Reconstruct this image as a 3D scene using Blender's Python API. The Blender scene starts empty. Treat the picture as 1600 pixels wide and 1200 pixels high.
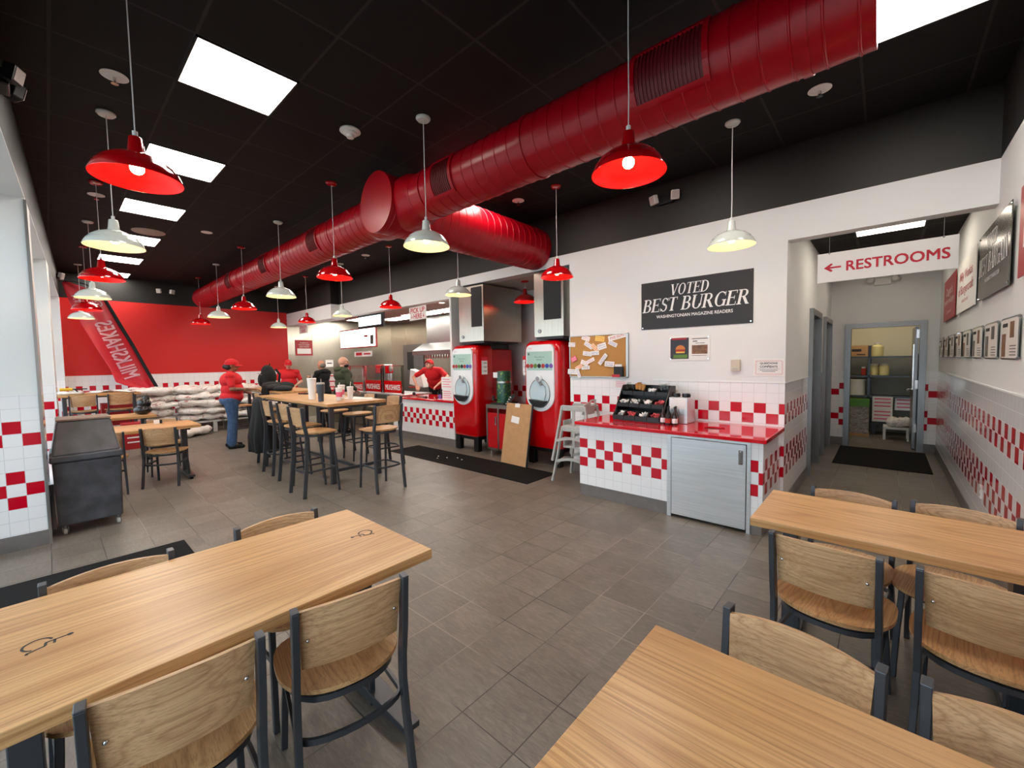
import bpy, bmesh, math, random
from mathutils import Vector, Matrix, Euler, noise
PI = math.pi
random.seed(7)
C = bpy.context.scene.collection
SC = bpy.context.scene

# ---------------------------------------------------------------- camera
def make_camera():
    yaw, pitch, roll = 0.731952885, -0.0544228611, -0.0166325035
    f = Vector((-math.sin(yaw) * math.cos(pitch), math.cos(yaw) * math.cos(pitch), math.sin(pitch)))
    r = Vector((math.cos(yaw), math.sin(yaw), 0))
    u = r.cross(f)
    r2 = r * math.cos(roll) + u * math.sin(roll)
    u2 = -r * math.sin(roll) + u * math.cos(roll)
    M = Matrix((r2, u2, -f)).transposed().to_4x4()
    M.translation = Vector((0, 0, 1.58))
    cd = bpy.data.cameras.new('camera')
    cd.sensor_width = 36.0
    cd.lens = 650.227 / 1600 * 36
    cd.clip_start = 0.02
    co = bpy.data.objects.new('camera', cd)
    co.matrix_world = M
    C.objects.link(co)
    SC.camera = co
make_camera()

# ---------------------------------------------------------------- world, daylight, exposure
w = bpy.data.worlds.new('world')
SC.world = w
w.use_nodes = True
bg = w.node_tree.nodes['Background']
bg.inputs[0].default_value = (0.80, 0.90, 1.0, 1)
bg.inputs[1].default_value = 2.9
PANEL_E, BULB_E, CAN_E = 18.5, 60.0, 12.0
def portal(loc, rot, sx, sy):
    l = bpy.data.lights.new('window_portal', 'AREA')
    l.shape = 'RECTANGLE'; l.size = sx; l.size_y = sy
    l.cycles.is_portal = True
    o = bpy.data.objects.new('window_portal', l)
    o.location = loc; o.rotation_euler = rot
    C.objects.link(o)
portal((-2.5, -0.60, 1.6), (PI / 2, 0, PI), 6.2, 2.9)
portal((-7.35, -0.38, 1.7), (PI / 2, 0, PI), 2.6, 2.6)
portal((-11.2, -0.24, 1.7), (PI / 2, 0, PI), 3.8, 2.6)
SC.view_settings.view_transform = 'Standard'
SC.view_settings.look = 'None'
SC.view_settings.gamma = 1.0
SC.view_settings.use_curve_mapping = False
SC.view_settings.exposure = 0.3
SC.cycles.use_denoising = True
SC.cycles.max_bounces = 8
SC.cycles.diffuse_bounces = 5
SC.cycles.sample_clamp_indirect = 8
SC.cycles.caustics_reflective = False
SC.cycles.caustics_refractive = False

# ---------------------------------------------------------------- node helpers and materials
def lin(c):
    return tuple(((x / 255) / 12.92 if x / 255 <= 0.04045 else (((x / 255) + 0.055) / 1.055) ** 2.4) for x in c) + (1,)

class NT:
    def __init__(s, name):
        s.m = bpy.data.materials.new(name); s.m.use_nodes = True
        s.t = s.m.node_tree; s.n = s.t.nodes; s.b = s.n['Principled BSDF']
    def link(s, a, b): s.t.links.new(a, b)
    def put(s, v, sock):
        if isinstance(v, bpy.types.NodeSocket): s.link(v, sock)
        else: sock.default_value = v
    def math(s, op, a, b=0.0, c=0.0):
        n = s.n.new('ShaderNodeMath'); n.operation = op
        s.put(a, n.inputs[0]); s.put(b, n.inputs[1]); s.put(c, n.inputs[2])
        return n.outputs[0]
    def pos(s):
        g = s.n.new('ShaderNodeNewGeometry'); p = s.n.new('ShaderNodeSeparateXYZ')
        s.link(g.outputs['Position'], p.inputs[0]); return g.outputs['Position'], p.outputs
    def obj(s, scale=(1, 1, 1), rnd=True):
        tc = s.n.new('ShaderNodeTexCoord'); mp = s.n.new('ShaderNodeMapping')
        s.link(tc.outputs['Object'], mp.inputs[0]); mp.inputs['Scale'].default_value = scale
        if rnd:
            oi = s.n.new('ShaderNodeObjectInfo'); v = s.n.new('ShaderNodeVectorMath'); v.operation = 'SCALE'
            v.inputs[0].default_value = (7.3, 3.1, 5.7); s.link(oi.outputs['Random'], v.inputs['Scale'])
            s.link(v.outputs[0], mp.inputs['Location'])
        return mp.outputs[0]
    def noise(s, vec, scale, detail=4, rough=0.5, dist=0.0):
        n = s.n.new('ShaderNodeTexNoise'); s.put(vec, n.inputs['Vector'])
        n.inputs['Scale'].default_value = scale; n.inputs['Detail'].default_value = detail
        n.inputs['Roughness'].default_value = rough; n.inputs['Distortion'].default_value = dist
        return n.outputs['Fac']
    def ramp(s, fac, stops):
        n = s.n.new('ShaderNodeValToRGB'); s.put(fac, n.inputs[0]); e = n.color_ramp.elements
        while len(e) < len(stops): e.new(0.5)
        for k, (p, c) in enumerate(stops): e[k].position = p; e[k].color = c
        return n.outputs[0]
    def mix(s, fac, a, b, mode='MIX'):
        n = s.n.new('ShaderNodeMix'); n.data_type = 'RGBA'; n.blend_type = mode
        s.put(fac, n.inputs[0]); s.put(a, n.inputs[6]); s.put(b, n.inputs[7]); return n.outputs[2]
    def bump(s, h, strength=0.2, dist=0.01):
        n = s.n.new('ShaderNodeBump'); s.put(h, n.inputs['Height'])
        n.inputs['Strength'].default_value = strength; n.inputs['Distance'].default_value = dist
        s.link(n.outputs[0], s.b.inputs['Normal'])
    def line(s, c, off, pitch, hw):           # 1 on the joint lines
        t = s.math('FRACT', s.math('DIVIDE', s.math('SUBTRACT', c, off), pitch))
        d = s.math('MINIMUM', t, s.math('SUBTRACT', 1.0, t))
        return s.math('LESS_THAN', d, hw / pitch)
    def cell(s, c, off, pitch):
        return s.math('FLOOR', s.math('DIVIDE', s.math('SUBTRACT', c, off), pitch))
    def set(s, **k):
        names = dict(color='Base Color', rough='Roughness', metal='Metallic', spec='Specular IOR Level', coat='Coat Weight',
                     em='Emission Color', es='Emission Strength', tr='Transmission Weight', alpha='Alpha')
        for a, v in k.items(): s.put(v, s.b.inputs[names[a]])
        return s.m

def plain(name, rgb, rough=0.5, metal=0.0, bumpy=0.0, bscale=40, vary=0.0, spec=0.5, coat=0.0):
    n = NT(name); col = lin(rgb)
    if vary or bumpy:
        v = n.obj(rnd=False); f = n.noise(v, bscale, 5)
    if vary:
        c2 = tuple(x * (1 - vary) for x in col[:3]) + (1,); c3 = tuple(min(1, x * (1 + vary)) for x in col[:3]) + (1,)
        n.set(color=n.ramp(f, [(0.3, c2), (0.7, c3)]))
    else: n.set(color=col)
    if bumpy: n.bump(f, bumpy, 0.004)
    return n.set(rough=rough, metal=metal, spec=spec, coat=coat)

def emit(name, rgb, strength):
    n = NT(name); c = lin(rgb)
    return n.set(color=c, em=c, es=strength, rough=0.6)

def tile_mat(name, axis, off, pitch, par, z0=0.135, zp=0.1075, top=False, red=True):
    n = NT(name); _, o = n.pos(); u = o[0 if axis == 'x' else 1]; z = o[2]
    cu = n.cell(u, off, pitch); cz = n.cell(z, z0, zp)
    chk = n.math('LESS_THAN', n.math('ABSOLUTE', n.math('SUBTRACT', n.math('MODULO', n.math('ADD', n.math('ADD', cu, cz), 400.0 + par), 2.0), 1.0)), 0.5)
    lo = n.math('MULTIPLY', n.math('GREATER_THAN', cz, 1.5), n.math('LESS_THAN', cz, 4.5))
    hi = n.math('MULTIPLY', n.math('GREATER_THAN', cz, 6.5), n.math('LESS_THAN', cz, 8.5))
    m = n.math('MULTIPLY', chk, n.math('MAXIMUM', lo, hi) if top else lo)
    g = n.math('MAXIMUM', n.line(u, off, pitch, 0.0016), n.line(z, z0, zp, 0.0016))
    pv = n.noise(n.pos()[0], 1.3, 2)
    white = n.ramp(pv, [(0.3, lin((236, 238, 240))), (0.7, lin((243, 243, 243)))])
    c = n.mix(m if red else 0.0, white, lin((196, 8, 36)))
    c = n.mix(g, c, lin((205, 207, 208)))
    n.bump(n.math('SUBTRACT', 1.0, g), 0.35, 0.002)
    return n.set(color=c, rough=n.math('ADD', 0.09, n.math('MULTIPLY', g, 0.5)))

def floor_mat():
    n = NT('floor_porcelain_tile'); p, o = n.pos(); X, Y = o[0], o[1]
    cx = n.cell(X, -1.08, 0.308); cy = n.cell(Y, 1.48, 0.308)
    cmb = n.n.new('ShaderNodeCombineXYZ'); n.put(cx, cmb.inputs[0]); n.put(cy, cmb.inputs[1])
    wn = n.n.new('ShaderNodeTexWhiteNoise'); n.link(cmb.outputs[0], wn.inputs['Vector'])
    vm = n.n.new('ShaderNodeVectorMath'); vm.operation = 'SCALE'; n.link(wn.outputs['Color'], vm.inputs[0]); vm.inputs['Scale'].default_value = 5.0
    va = n.n.new('ShaderNodeVectorMath'); va.operation = 'ADD'; n.link(p, va.inputs[0]); n.link(vm.outputs[0], va.inputs[1])
    mp = n.n.new('ShaderNodeMapping'); n.link(va.outputs[0], mp.inputs[0]); mp.inputs['Rotation'].default_value = (0, 0, 0.9); mp.inputs['Scale'].default_value = (1, 5, 1)
    f = n.noise(mp.outputs[0], 11.0, 10, 0.74, 0.9); f2 = n.noise(va.outputs[0], 3.0, 4, 0.6)
    c = n.ramp(f, [(0.28, lin((80, 74, 67))), (0.5, lin((110, 103, 94))), (0.74, lin((144, 136, 125)))])
    c = n.mix(0.35, c, n.ramp(f2, [(0.35, lin((92, 84, 75))), (0.65, lin((122, 116, 107)))]))
    tone = n.ramp(wn.outputs['Value'], [(0.0, (0.86, 0.85, 0.84, 1)), (1.0, (1.1, 1.1, 1.1, 1))])
    c = n.mix(1.0, c, tone, 'MULTIPLY')
    g = n.math('MAXIMUM', n.line(X, -1.08, 0.308, 0.0028), n.line(Y, 1.48, 0.308, 0.0028))
    gn = n.noise(p, 1.1, 3)
    c = n.mix(g, c, n.ramp(gn, [(0.46, lin((52, 47, 42))), (0.6, lin((140, 132, 122)))]))
    n.bump(n.math('SUBTRACT', n.math('MULTIPLY', f, 0.25), g), 0.35, 0.003)
    return n.set(color=c, rough=n.math('ADD', 0.3, n.math('MULTIPLY', f, 0.25)))

def ceil_mat(name, x0, y0, pitch, hw, c_line, c_tile):
    n = NT(name); p, o = n.pos()
    g = n.math('MAXIMUM', n.line(o[0], x0, pitch, hw), n.line(o[1], y0, pitch, hw))
    f = n.noise(p, 260, 3)
    c = n.mix(g, n.ramp(f, [(0.3, lin(tuple(x * 0.8 for x in c_tile))), (0.7, lin(c_tile))]), lin(c_line))
    n.bump(g, 0.5, 0.006)
    return n.set(color=c, rough=0.75, spec=0.25)

def wood_mat(name, axis, base, dark, light, scale=1.0, rough=0.33):
    n = NT(name); st = 0.055
    s = {'x': (st, 1, 1), 'y': (1, st, 1), 'z': (1, 1, st)}[axis]
    v = n.obj(tuple(q * scale for q in s))
    w1 = n.noise(v, 5.0, 3, 0.5, 0.3)
    big = n.noise(v, 2.6, 2, 0.45, 0.15)
    sp = n.n.new('ShaderNodeSeparateXYZ'); n.link(v, sp.inputs[0])
    q = n.math('ADD', sp.outputs[0 if axis == 'y' else 1], sp.outputs[0 if axis == 'z' else 2])
    band = n.math('FRACT', n.math('ADD', n.math('MULTIPLY', big, 30.0), n.math('MULTIPLY', q, 9.0)))
    tri = n.math('ABSOLUTE', n.math('SUBTRACT', n.math('MULTIPLY', band, 2.0), 1.0))
    v2 = n.obj(tuple(q_ * scale for q_ in {'x': (0.02, 1, 1), 'y': (1, 0.02, 1), 'z': (1, 1, 0.02)}[axis]))
    fine = n.noise(v2, 150.0, 3, 0.6)
    c = n.ramp(w1, [(0.3, lin(tuple(0.5 * (x + y) for x, y in zip(dark, base)))), (0.5, lin(base)), (0.75, lin(light))])
    c = n.mix(n.math('MULTIPLY', n.math('POWER', tri, 3.0), 0.62), c, lin(dark))
    c = n.mix(n.ramp(fine, [(0.47, (0, 0, 0, 1)), (0.68, (0.55, 0.55, 0.55, 1))]), c, lin(tuple(q_ * 0.82 for q_ in dark)))
    n.bump(fine, 0.06, 0.001)
    return n.set(color=c, rough=rough, spec=0.45)

def steel_mat(name, rgb, rough, axis='z', metal=1.0):
    n = NT(name); s = {'z': (1, 1, 0.03), 'x': (0.03, 1, 1)}[axis]
    v = n.obj(s, rnd=False); f = n.noise(v, 90, 4); wv = n.noise(n.obj((1, 1, 0.6), rnd=False), 2.2, 2)
    c = n.ramp(f, [(0.3, lin(tuple(q * 0.93 for q in rgb))), (0.7, lin(rgb))])
    n.bump(n.math('ADD', n.math('MULTIPLY', f, 0.02), wv), 0.25, 0.03)
    return n.set(color=c, rough=rough, metal=metal)

M = {}
M['floor'] = floor_mat()
M['ceil'] = ceil_mat('black_ceiling_tiles', -3.84, 0.11, 0.61, 0.009, (42, 40, 39), (17, 16, 16))
M['ceil_hall'] = ceil_mat('black_hall_ceiling_tiles', -0.31, 6.15, 0.61, 0.014, (60, 58, 56), (30, 28, 27))
M['ceil_white'] = plain('off_white_ceiling', (206, 196, 186), 0.8)
M['black_wall'] = plain('black_wall_paint', (20, 19, 18), 0.55, bumpy=0.05, bscale=200)
M['wall'] = plain('white_wall_paint', (230, 232, 231), 0.6, bumpy=0.06, bscale=260)
M['red_wall'] = plain('red_wall_paint', (196, 24, 22), 0.5, bumpy=0.06, bscale=260)
M['tile_back'] = tile_mat('back_wall_tile', 'x', -0.801, 0.1125, 1, top=True)
M['tile_hallend'] = tile_mat('hall_end_tile', 'x', -0.607, 0.1125, 1, top=True)
M['tile_hallend_r'] = tile_mat('hall_end_tile_right', 'x', -0.607, 0.1125, 0, top=True)
M['tile_counter'] = tile_mat('counter_front_tile', 'x', -2.65, 0.1083, 1)
M['tile_service'] = tile_mat('service_counter_tile', 'x', -7.63, 0.105, 0)
M['tile_side'] = tile_mat('side_wall_tile', 'y', -0.29, 0.1095, 0, top=True)
M['tile_pillar'] = tile_mat('pillar_tile', 'y', -0.29, 0.1095, 1, z0=0.145, zp=0.1095, top=True)
M['tile_right'] = tile_mat('right_wall_tile', 'y', 0.0, 0.1095, 0, top=True)
M['tile_end'] = tile_mat('end_wall_tile', 'y', 1.848, 0.1045, 1, z0=0.225, top=True)
M['base'] = plain('grey_base_tile', (112, 108, 105), 0.35, vary=0.12, bscale=9)
M['oak'] = wood_mat('oak_veneer_table', 'x', (208, 162, 108), (168, 118, 68), (220, 178, 126), 1.0)
M['oak_back'] = wood_mat('oak_veneer_back', 'x', (204, 166, 124), (160, 118, 78), (216, 180, 138), 1.6, 0.38)
M['oak_seat'] = wood_mat('oak_veneer_seat', 'y', (196, 154, 106), (150, 106, 64), (210, 172, 124), 1.6, 0.36)
M['oak_edge'] = wood_mat('oak_edge_band', 'x', (192, 148, 102), (160, 114, 72), (206, 166, 120), 1.5)
M['frame'] = plain('charcoal_powder_coat', (76, 80, 86), 0.34, 0.6, bumpy=0.03, bscale=300)
M['steel'] = steel_mat('brushed_steel', (200, 194, 180), 0.28)
M['steel_h'] = steel_mat('horizontal_brushed_steel', (226, 230, 232), 0.3, 'x', 0.75)
M['steel_dull'] = steel_mat('dull_steel', (150, 150, 150), 0.36)
M['chrome'] = plain('chrome', (215, 215, 215), 0.12, 1.0)
M['duct'] = plain('red_duct_paint', (162, 3, 23), 0.3, vary=0.04, bscale=3, spec=0.35)
M['duct_dark'] = plain('dark_red_grille', (104, 10, 18), 0.5)
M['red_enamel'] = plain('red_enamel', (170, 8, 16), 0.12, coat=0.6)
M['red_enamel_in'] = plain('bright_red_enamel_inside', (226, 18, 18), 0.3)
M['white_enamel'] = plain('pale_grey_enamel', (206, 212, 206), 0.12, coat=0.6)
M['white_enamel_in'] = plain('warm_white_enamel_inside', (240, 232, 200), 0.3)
M['cord'] = plain('white_cord', (216, 216, 214), 0.5)
M['bulb'] = emit('glowing_bulb', (255, 214, 160), BULB_E)
M['panel'] = emit('lit_ceiling_panel', (255, 246, 234), PANEL_E)
M['can'] = emit('lit_downlight', (255, 236, 205), CAN_E)
M['white_plastic'] = plain('white_plastic', (228, 226, 222), 0.4)
M['grey_plastic'] = plain('grey_plastic', (176, 176, 171), 0.45, vary=0.03, bscale=20)
M['black_plastic'] = plain('black_plastic', (13, 13, 15), 0.35)
M['black_rubber'] = plain('black_rubber', (9, 9, 10), 0.85, bumpy=0.4, bscale=220, spec=0.2)
M['cart'] = plain('dark_grey_scuffed_plastic', (68, 69, 74), 0.45, vary=0.4, bscale=7, bumpy=0.1)
M['red_quartz'] = plain('red_solid_counter', (206, 10, 28), 0.08, coat=0.4)
M['mach_red'] = plain('machine_red_gloss', (205, 4, 12), 0.18, coat=0.5)
M['mach_deep'] = plain('machine_side_red', (184, 12, 22), 0.35)
M['mach_white'] = plain('machine_white', (236, 240, 242), 0.25)
M['mach_recess'] = plain('machine_pale_recess', (196, 216, 222), 0.35)
M['screen'] = emit('pale_green_screen', (150, 182, 172), 0.22)
M['paper'] = plain('white_paper', (238, 237, 234), 0.7)
M['paper_y'] = plain('yellow_paper', (240, 208, 110), 0.7)
M['paper_o'] = plain('peach_paper', (240, 205, 170), 0.7)
M['ink'] = plain('black_ink', (26, 26, 28), 0.6)
M['ink_red'] = plain('red_ink', (196, 22, 44), 0.6)
M['ink_blue'] = plain('blue_ink', (60, 76, 170), 0.6)
M['ink_pink'] = plain('pink_ink', (232, 110, 140), 0.6)
M['sign_black'] = plain('charcoal_sign_board', (36, 35, 36), 0.45)
M['sign_grey'] = plain('grey_sign_board', (92, 90, 84), 0.22)
M['sign_red'] = plain('red_sign_board', (172, 34, 40), 0.4)
M['letter_white'] = plain('white_lettering', (240, 240, 238), 0.5)
M['letter_red'] = plain('red_lettering', (188, 16, 42), 0.5)
M['cork'] = plain('cork', (186, 138, 78), 0.9, vary=0.3, bscale=160, bumpy=0.3)
M['cardboard'] = plain('brown_cardboard', (184, 142, 98), 0.8, vary=0.08, bscale=12)
M['alu'] = plain('aluminium', (186, 184, 180), 0.3, 1.0)
M['navy'] = plain('dark_photo', (40, 34, 42), 0.4)
M['bun'] = plain('burger_bun', (206, 122, 60), 0.6)
M['lettuce'] = plain('lettuce_green', (96, 130, 52), 0.6)
M['tomato'] = plain('tomato_red', (180, 50, 36), 0.6)
M['cheese'] = plain('cheese_yellow', (236, 190, 80), 0.6)
M['photo_brown'] = plain('brown_photo', (120, 84, 56), 0.5, vary=0.4, bscale=30)
M['photo_grey'] = plain('grey_photo', (104, 98, 92), 0.5, vary=0.45, bscale=26)
M['skin'] = plain('skin_tan', (186, 132, 102), 0.5, vary=0.06, bscale=12)
M['skin_deep'] = plain('skin_brown', (140, 92, 68), 0.5, vary=0.06, bscale=12)
M['skin_fair'] = plain('skin_fair', (216, 164, 140), 0.5, vary=0.06, bscale=12)
M['shirt_red'] = plain('red_polo_cotton', (204, 14, 26), 0.75, bumpy=0.2, bscale=22)
M['denim'] = plain('blue_denim', (56, 82, 116), 0.85, vary=0.25, bscale=16, bumpy=0.4)
M['black_cloth'] = plain('black_cloth', (12, 13, 15), 0.9, bumpy=0.4, bscale=14)
M['olive'] = plain('olive_cotton', (58, 66, 46), 0.85, vary=0.1, bscale=12, bumpy=0.3)
M['hair'] = plain('dark_hair', (26, 20, 18), 0.6, bumpy=0.4, bscale=90)
M['hair_grey'] = plain('grey_hair', (120, 112, 104), 0.7, bumpy=0.4, bscale=90)
M['eye'] = plain('dark_eyes', (20, 16, 14), 0.2)
M['lips'] = plain('lips', (150, 84, 74), 0.5)
M['tumbler'] = plain('slate_tumbler', (70, 80, 92), 0.4)
M['bin_bag'] = plain('black_bin_bag', (16, 16, 18), 0.22, bumpy=0.6, bscale=18)
M['green_can'] = plain('dark_green_print', (10, 74, 60), 0.35)
M['yellow_lib'] = plain('pale_yellow_liquid', (226, 214, 150), 0.3)
M['orange'] = plain('orange_label', (214, 96, 40), 0.5)
M['purple'] = plain('purple_card', (120, 84, 170), 0.5)
M['pink_packet'] = plain('pink_packet', (214, 90, 96), 0.6)
M['yellow'] = plain('yellow_plastic', (222, 180, 40), 0.4)
M['green_tape'] = plain('green_film', (72, 130, 30), 0.4)
M['cream'] = plain('cream_wall', (226, 218, 190), 0.7)
M['pav'] = plain('pale_pavement', (170, 168, 164), 0.9)

def glass_mat(name, tint, fac):
    n = NT(name); t = n.n.new('ShaderNodeBsdfTransparent'); t.inputs[0].default_value = tint
    g = n.n.new('ShaderNodeBsdfGlossy'); g.inputs['Roughness'].default_value = 0.03
    lw = n.n.new('ShaderNodeLayerWeight'); lw.inputs[0].default_value = 0.5; fr = n.math('ADD', 0.04, n.math('MULTIPLY', n.math('POWER', lw.outputs['Facing'], 5.0), 0.8))
    mx = n.n.new('ShaderNodeMixShader'); n.link(n.math('MULTIPLY', fr, fac), mx.inputs[0])
    n.link(t.outputs[0], mx.inputs[1]); n.link(g.outputs[0], mx.inputs[2])
    n.link(mx.outputs[0], n.n['Material Output'].inputs[0]); return n.m
M['glass'] = glass_mat('clear_glass', (0.95, 0.97, 0.97, 1), 1.0)
M['clear'] = glass_mat('clear_plastic', (0.9, 0.92, 0.9, 1), 1.5)

def sack_mat():
    n = NT('printed_white_sack'); v = n.obj((1, 1, 1))
    f = n.noise(v, 9, 3); m = n.noise(n.obj((2.2, 0.7, 2.2)), 7, 4, 0.6)
    c = n.ramp(f, [(0.3, lin((222, 214, 206))), (0.7, lin((242, 238, 234)))])
    c = n.mix(n.ramp(m, [(0.60, (0, 0, 0, 1)), (0.63, (0.75, 0.75, 0.75, 1))]), c, lin((168, 60, 58)))
    m2 = n.noise(n.obj((3, 1.5, 3)), 12, 4, 0.6)
    c = n.mix(n.ramp(m2, [(0.60, (0, 0, 0, 1)), (0.64, (0.6, 0.6, 0.6, 1))]), c, lin((140, 118, 100)))
    n.bump(n.noise(v, 16, 5), 0.6, 0.02)
    return n.set(color=c, rough=0.55)
M['sack'] = sack_mat()
def tattoo_mat():
    n = NT('brown_skin_with_dark_tattoo'); f = n.noise(n.obj(), 34, 5, 0.6, 0.8)
    return n.set(color=n.ramp(f, [(0.44, lin((74, 58, 52))), (0.56, lin((140, 94, 70)))]), rough=0.5)
M['tattoo'] = tattoo_mat()
def leaf_mat():
    n = NT('green_leaf_print'); f = n.noise(n.obj((1, 1, 0.6)), 26, 3, 0.5, 1.5)
    return n.set(color=n.ramp(f, [(0.58, lin((8, 76, 60))), (0.62, lin((120, 170, 60)))]), rough=0.3)
M['leaf_print'] = leaf_mat()
def wrap_mat():
    n = NT('creased_stretch_film'); f = n.noise(n.obj((1, 1, 3)), 16, 6, 0.7, 1.0)
    n.bump(f, 0.9, 0.02)
    return n.set(color=n.ramp(f, [(0.35, lin((110, 100, 86))), (0.65, lin((190, 188, 182)))]), rough=0.15)
M['film'] = wrap_mat()

# ---------------------------------------------------------------- mesh builder
I4 = Matrix.Identity(4)
class MB:
    def __init__(s): s.v = []; s.f = []; s.m = []; s.k = 0; s.T = I4
    def add(s, vs, fs):
        b = len(s.v); s.v += [tuple(s.T @ Vector(p)) for p in vs]
        for q in fs: s.f.append([b + i for i in q]); s.m.append(s.k)
        return s
    def box(s, x0, x1, y0, y1, z0, z1, T=None):
        vs = [Vector((x, y, z)) for x in (x0, x1) for y in (y0, y1) for z in (z0, z1)]
        if T: vs = [T @ p for p in vs]
        return s.add(vs, [(0, 1, 3, 2), (4, 6, 7, 5), (0, 4, 5, 1), (2, 3, 7, 6), (0, 2, 6, 4), (1, 5, 7, 3)])
    def cbox(s, c, d, rot=(0, 0, 0)):
        T = Matrix.Translation(Vector(c)) @ Euler(rot).to_matrix().to_4x4()
        return s.box(-d[0] / 2, d[0] / 2, -d[1] / 2, d[1] / 2, -d[2] / 2, d[2] / 2, T)
    def sweep(s, pts, prof, up=(0, 0, 1), closed=False, cap=True, scales=None):
        pts = [Vector(p) for p in pts]; n = len(pts); rings = []
        for i, p in enumerate(pts):
            a = pts[(i - 1) % n] if (closed or i) else p; b = pts[(i + 1) % n] if (closed or i < n - 1) else p
            t = (b - a).normalized(); u = Vector(up)
            if abs(t.dot(u)) > 0.97: u = Vector((0, 1, 0)) if abs(t.y) < 0.9 else Vector((1, 0, 0))
            x = t.cross(u).normalized(); y = x.cross(t).normalized(); k = scales[i] if scales else 1
            rings.append([p + x * q[0] * k + y * q[1] * k for q in prof])
        m = len(prof); fs = []
        for i in range(n if closed else n - 1):
            for j in range(m):
                a, b = i * m, ((i + 1) % n) * m; fs.append((a + j, a + (j + 1) % m, b + (j + 1) % m, b + j))
        if cap and not closed: fs += [tuple(reversed(range(m))), tuple(range((n - 1) * m, n * m))]
        return s.add([q for r in rings for q in r], fs)
    def tube(s, pts, r, n=8, closed=False, scales=None, up=(0, 0, 1)):
        return s.sweep(pts, [(r * math.cos(2 * PI * k / n), r * math.sin(2 * PI * k / n)) for k in range(n)], up, closed, True, scales)
    def bar(s, pts, w, h, up=(0, 0, 1), closed=False):
        return s.sweep(pts, [(-w / 2, -h / 2), (w / 2, -h / 2), (w / 2, h / 2), (-w / 2, h / 2)], up, closed)
    def lathe(s, prof, n=24, T=None, sx=1, sy=1, cap=True):
        vs = []; fs = []; m = len(prof)
        for k in range(n):
            a = 2 * PI * k / n
            for r, z in prof: vs.append(Vector((r * math.cos(a) * sx, r * math.sin(a) * sy, z)))
        for k in range(n):
            for j in range(m - 1):
                a, b = k * m, ((k + 1) % n) * m; fs.append((a + j, b + j, b + j + 1, a + j + 1))
        if cap and prof[0][0] > 1e-5: fs.append(tuple(k * m for k in reversed(range(n))))
        if cap and prof[-1][0] > 1e-5: fs.append(tuple(k * m + m - 1 for k in range(n)))
        if T: vs = [T @ p for p in vs]
        return s.add(vs, fs)
    def cyl(s, a, b, r, n=16, r2=None):
        a, b = Vector(a), Vector(b); T = Matrix.Translation(a) @ (b - a).to_track_quat('Z', 'Y').to_matrix().to_4x4()
        return s.lathe([(r, 0), (r if r2 is None else r2, (b - a).length)], n, T)
    def prism(s, poly, t0, t1, T=None):     # poly in local XZ, extruded along Y t0..t1
        n = len(poly); vs = [Vector((x, t0, z)) for x, z in poly] + [Vector((x, t1, z)) for x, z in poly]
        fs = [tuple(range(n)), tuple(reversed(range(n, 2 * n)))] + [(i, i + n, (i + 1) % n + n, (i + 1) % n) for i in range(n)]
        if T: vs = [T @ p for p in vs]
        return s.add(vs, fs)
    def grid(s, f, nu, nv, cu=False, cv=False):
        vs = [f(i / nu, j / nv) for i in range(nu + (0 if cu else 1)) for j in range(nv + (0 if cv else 1))]
        mv = nv + (0 if cv else 1); mu = nu + (0 if cu else 1); fs = []
        for i in range(nu):
            for j in range(nv):
                a, b = i * mv, ((i + 1) % mu) * mv; fs.append((a + j, b + j, b + (j + 1) % mv, a + (j + 1) % mv))
        return s.add(vs, fs)
    def ball(s, c, r, n=12, T=None):
        if not isinstance(r, (tuple, list)): r = (r, r, r)
        prof = [(math.sin(PI * k / n) if 0 < k < n else 0, -math.cos(PI * k / n)) for k in range(n + 1)]
        TT = (T or I4) @ Matrix.Translation(Vector(c)) @ Matrix.Diagonal((r[0], r[1], r[2], 1))
        return s.lathe(prof, n + 4, TT)
    def caps(s, a, b, ra, rb, n=10):
        a, b = Vector(a), Vector(b); d = b - a; L = d.length or 1e-4
        T = Matrix.Translation(a) @ d.to_track_quat('Z', 'Y').to_matrix().to_4x4()
        prof = [(ra * math.sin(PI / 2 * k / 4), -ra * math.cos(PI / 2 * k / 4)) for k in range(5)]
        prof += [(rb * math.cos(PI / 2 * k / 4), L + rb * math.sin(PI / 2 * k / 4)) for k in range(5)]
        prof[0] = (0, prof[0][1]); prof[-1] = (0, prof[-1][1])
        return s.lathe(prof, n, T)
    def text(s, body, w, h, cx=0, cz=0, y=0, shear=0, bold=0.0, T=None, mirror=False, fixed_h=True, ext=0.0008):
        cu = bpy.data.curves.new('t', 'FONT'); cu.body = body; cu.size = 1; cu.shear = shear; cu.resolution_u = 3
        cu.align_x = 'CENTER'; cu.extrude = 0.0
        ob = bpy.data.objects.new('t', cu); C.objects.link(ob); bpy.context.view_layer.update()
        me = bpy.data.meshes.new_from_object(ob.evaluated_get(bpy.context.evaluated_depsgraph_get()))
        P = [v.co.copy() for v in me.vertices]; F = [tuple(p.vertices) for p in me.polygons]
        bpy.data.objects.remove(ob); bpy.data.curves.remove(cu); bpy.data.meshes.remove(me)
        if not P: return s
        x0 = min(p.x for p in P); x1 = max(p.x for p in P); z0 = min(p.y for p in P); z1 = max(p.y for p in P)
        kx = w / (x1 - x0); kz = h / (z1 - z0); g = -1 if mirror else 1
        vs = [Vector((cx + g * (p.x - (x0 + x1) / 2) * kx, y, cz + (p.y - (z0 + z1) / 2) * kz)) for p in P]
        q = bold * h * 0.9
        for i, (dx, dz) in enumerate(((-q, -q), (q, -q), (-q, q), (q, q), (0, 0)) if bold else ((0, 0),)):
            us = [p + Vector((dx, -0.0003 * i, dz)) for p in vs]
            s.add([T @ p for p in us] if T else us, F)
        return s
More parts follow.
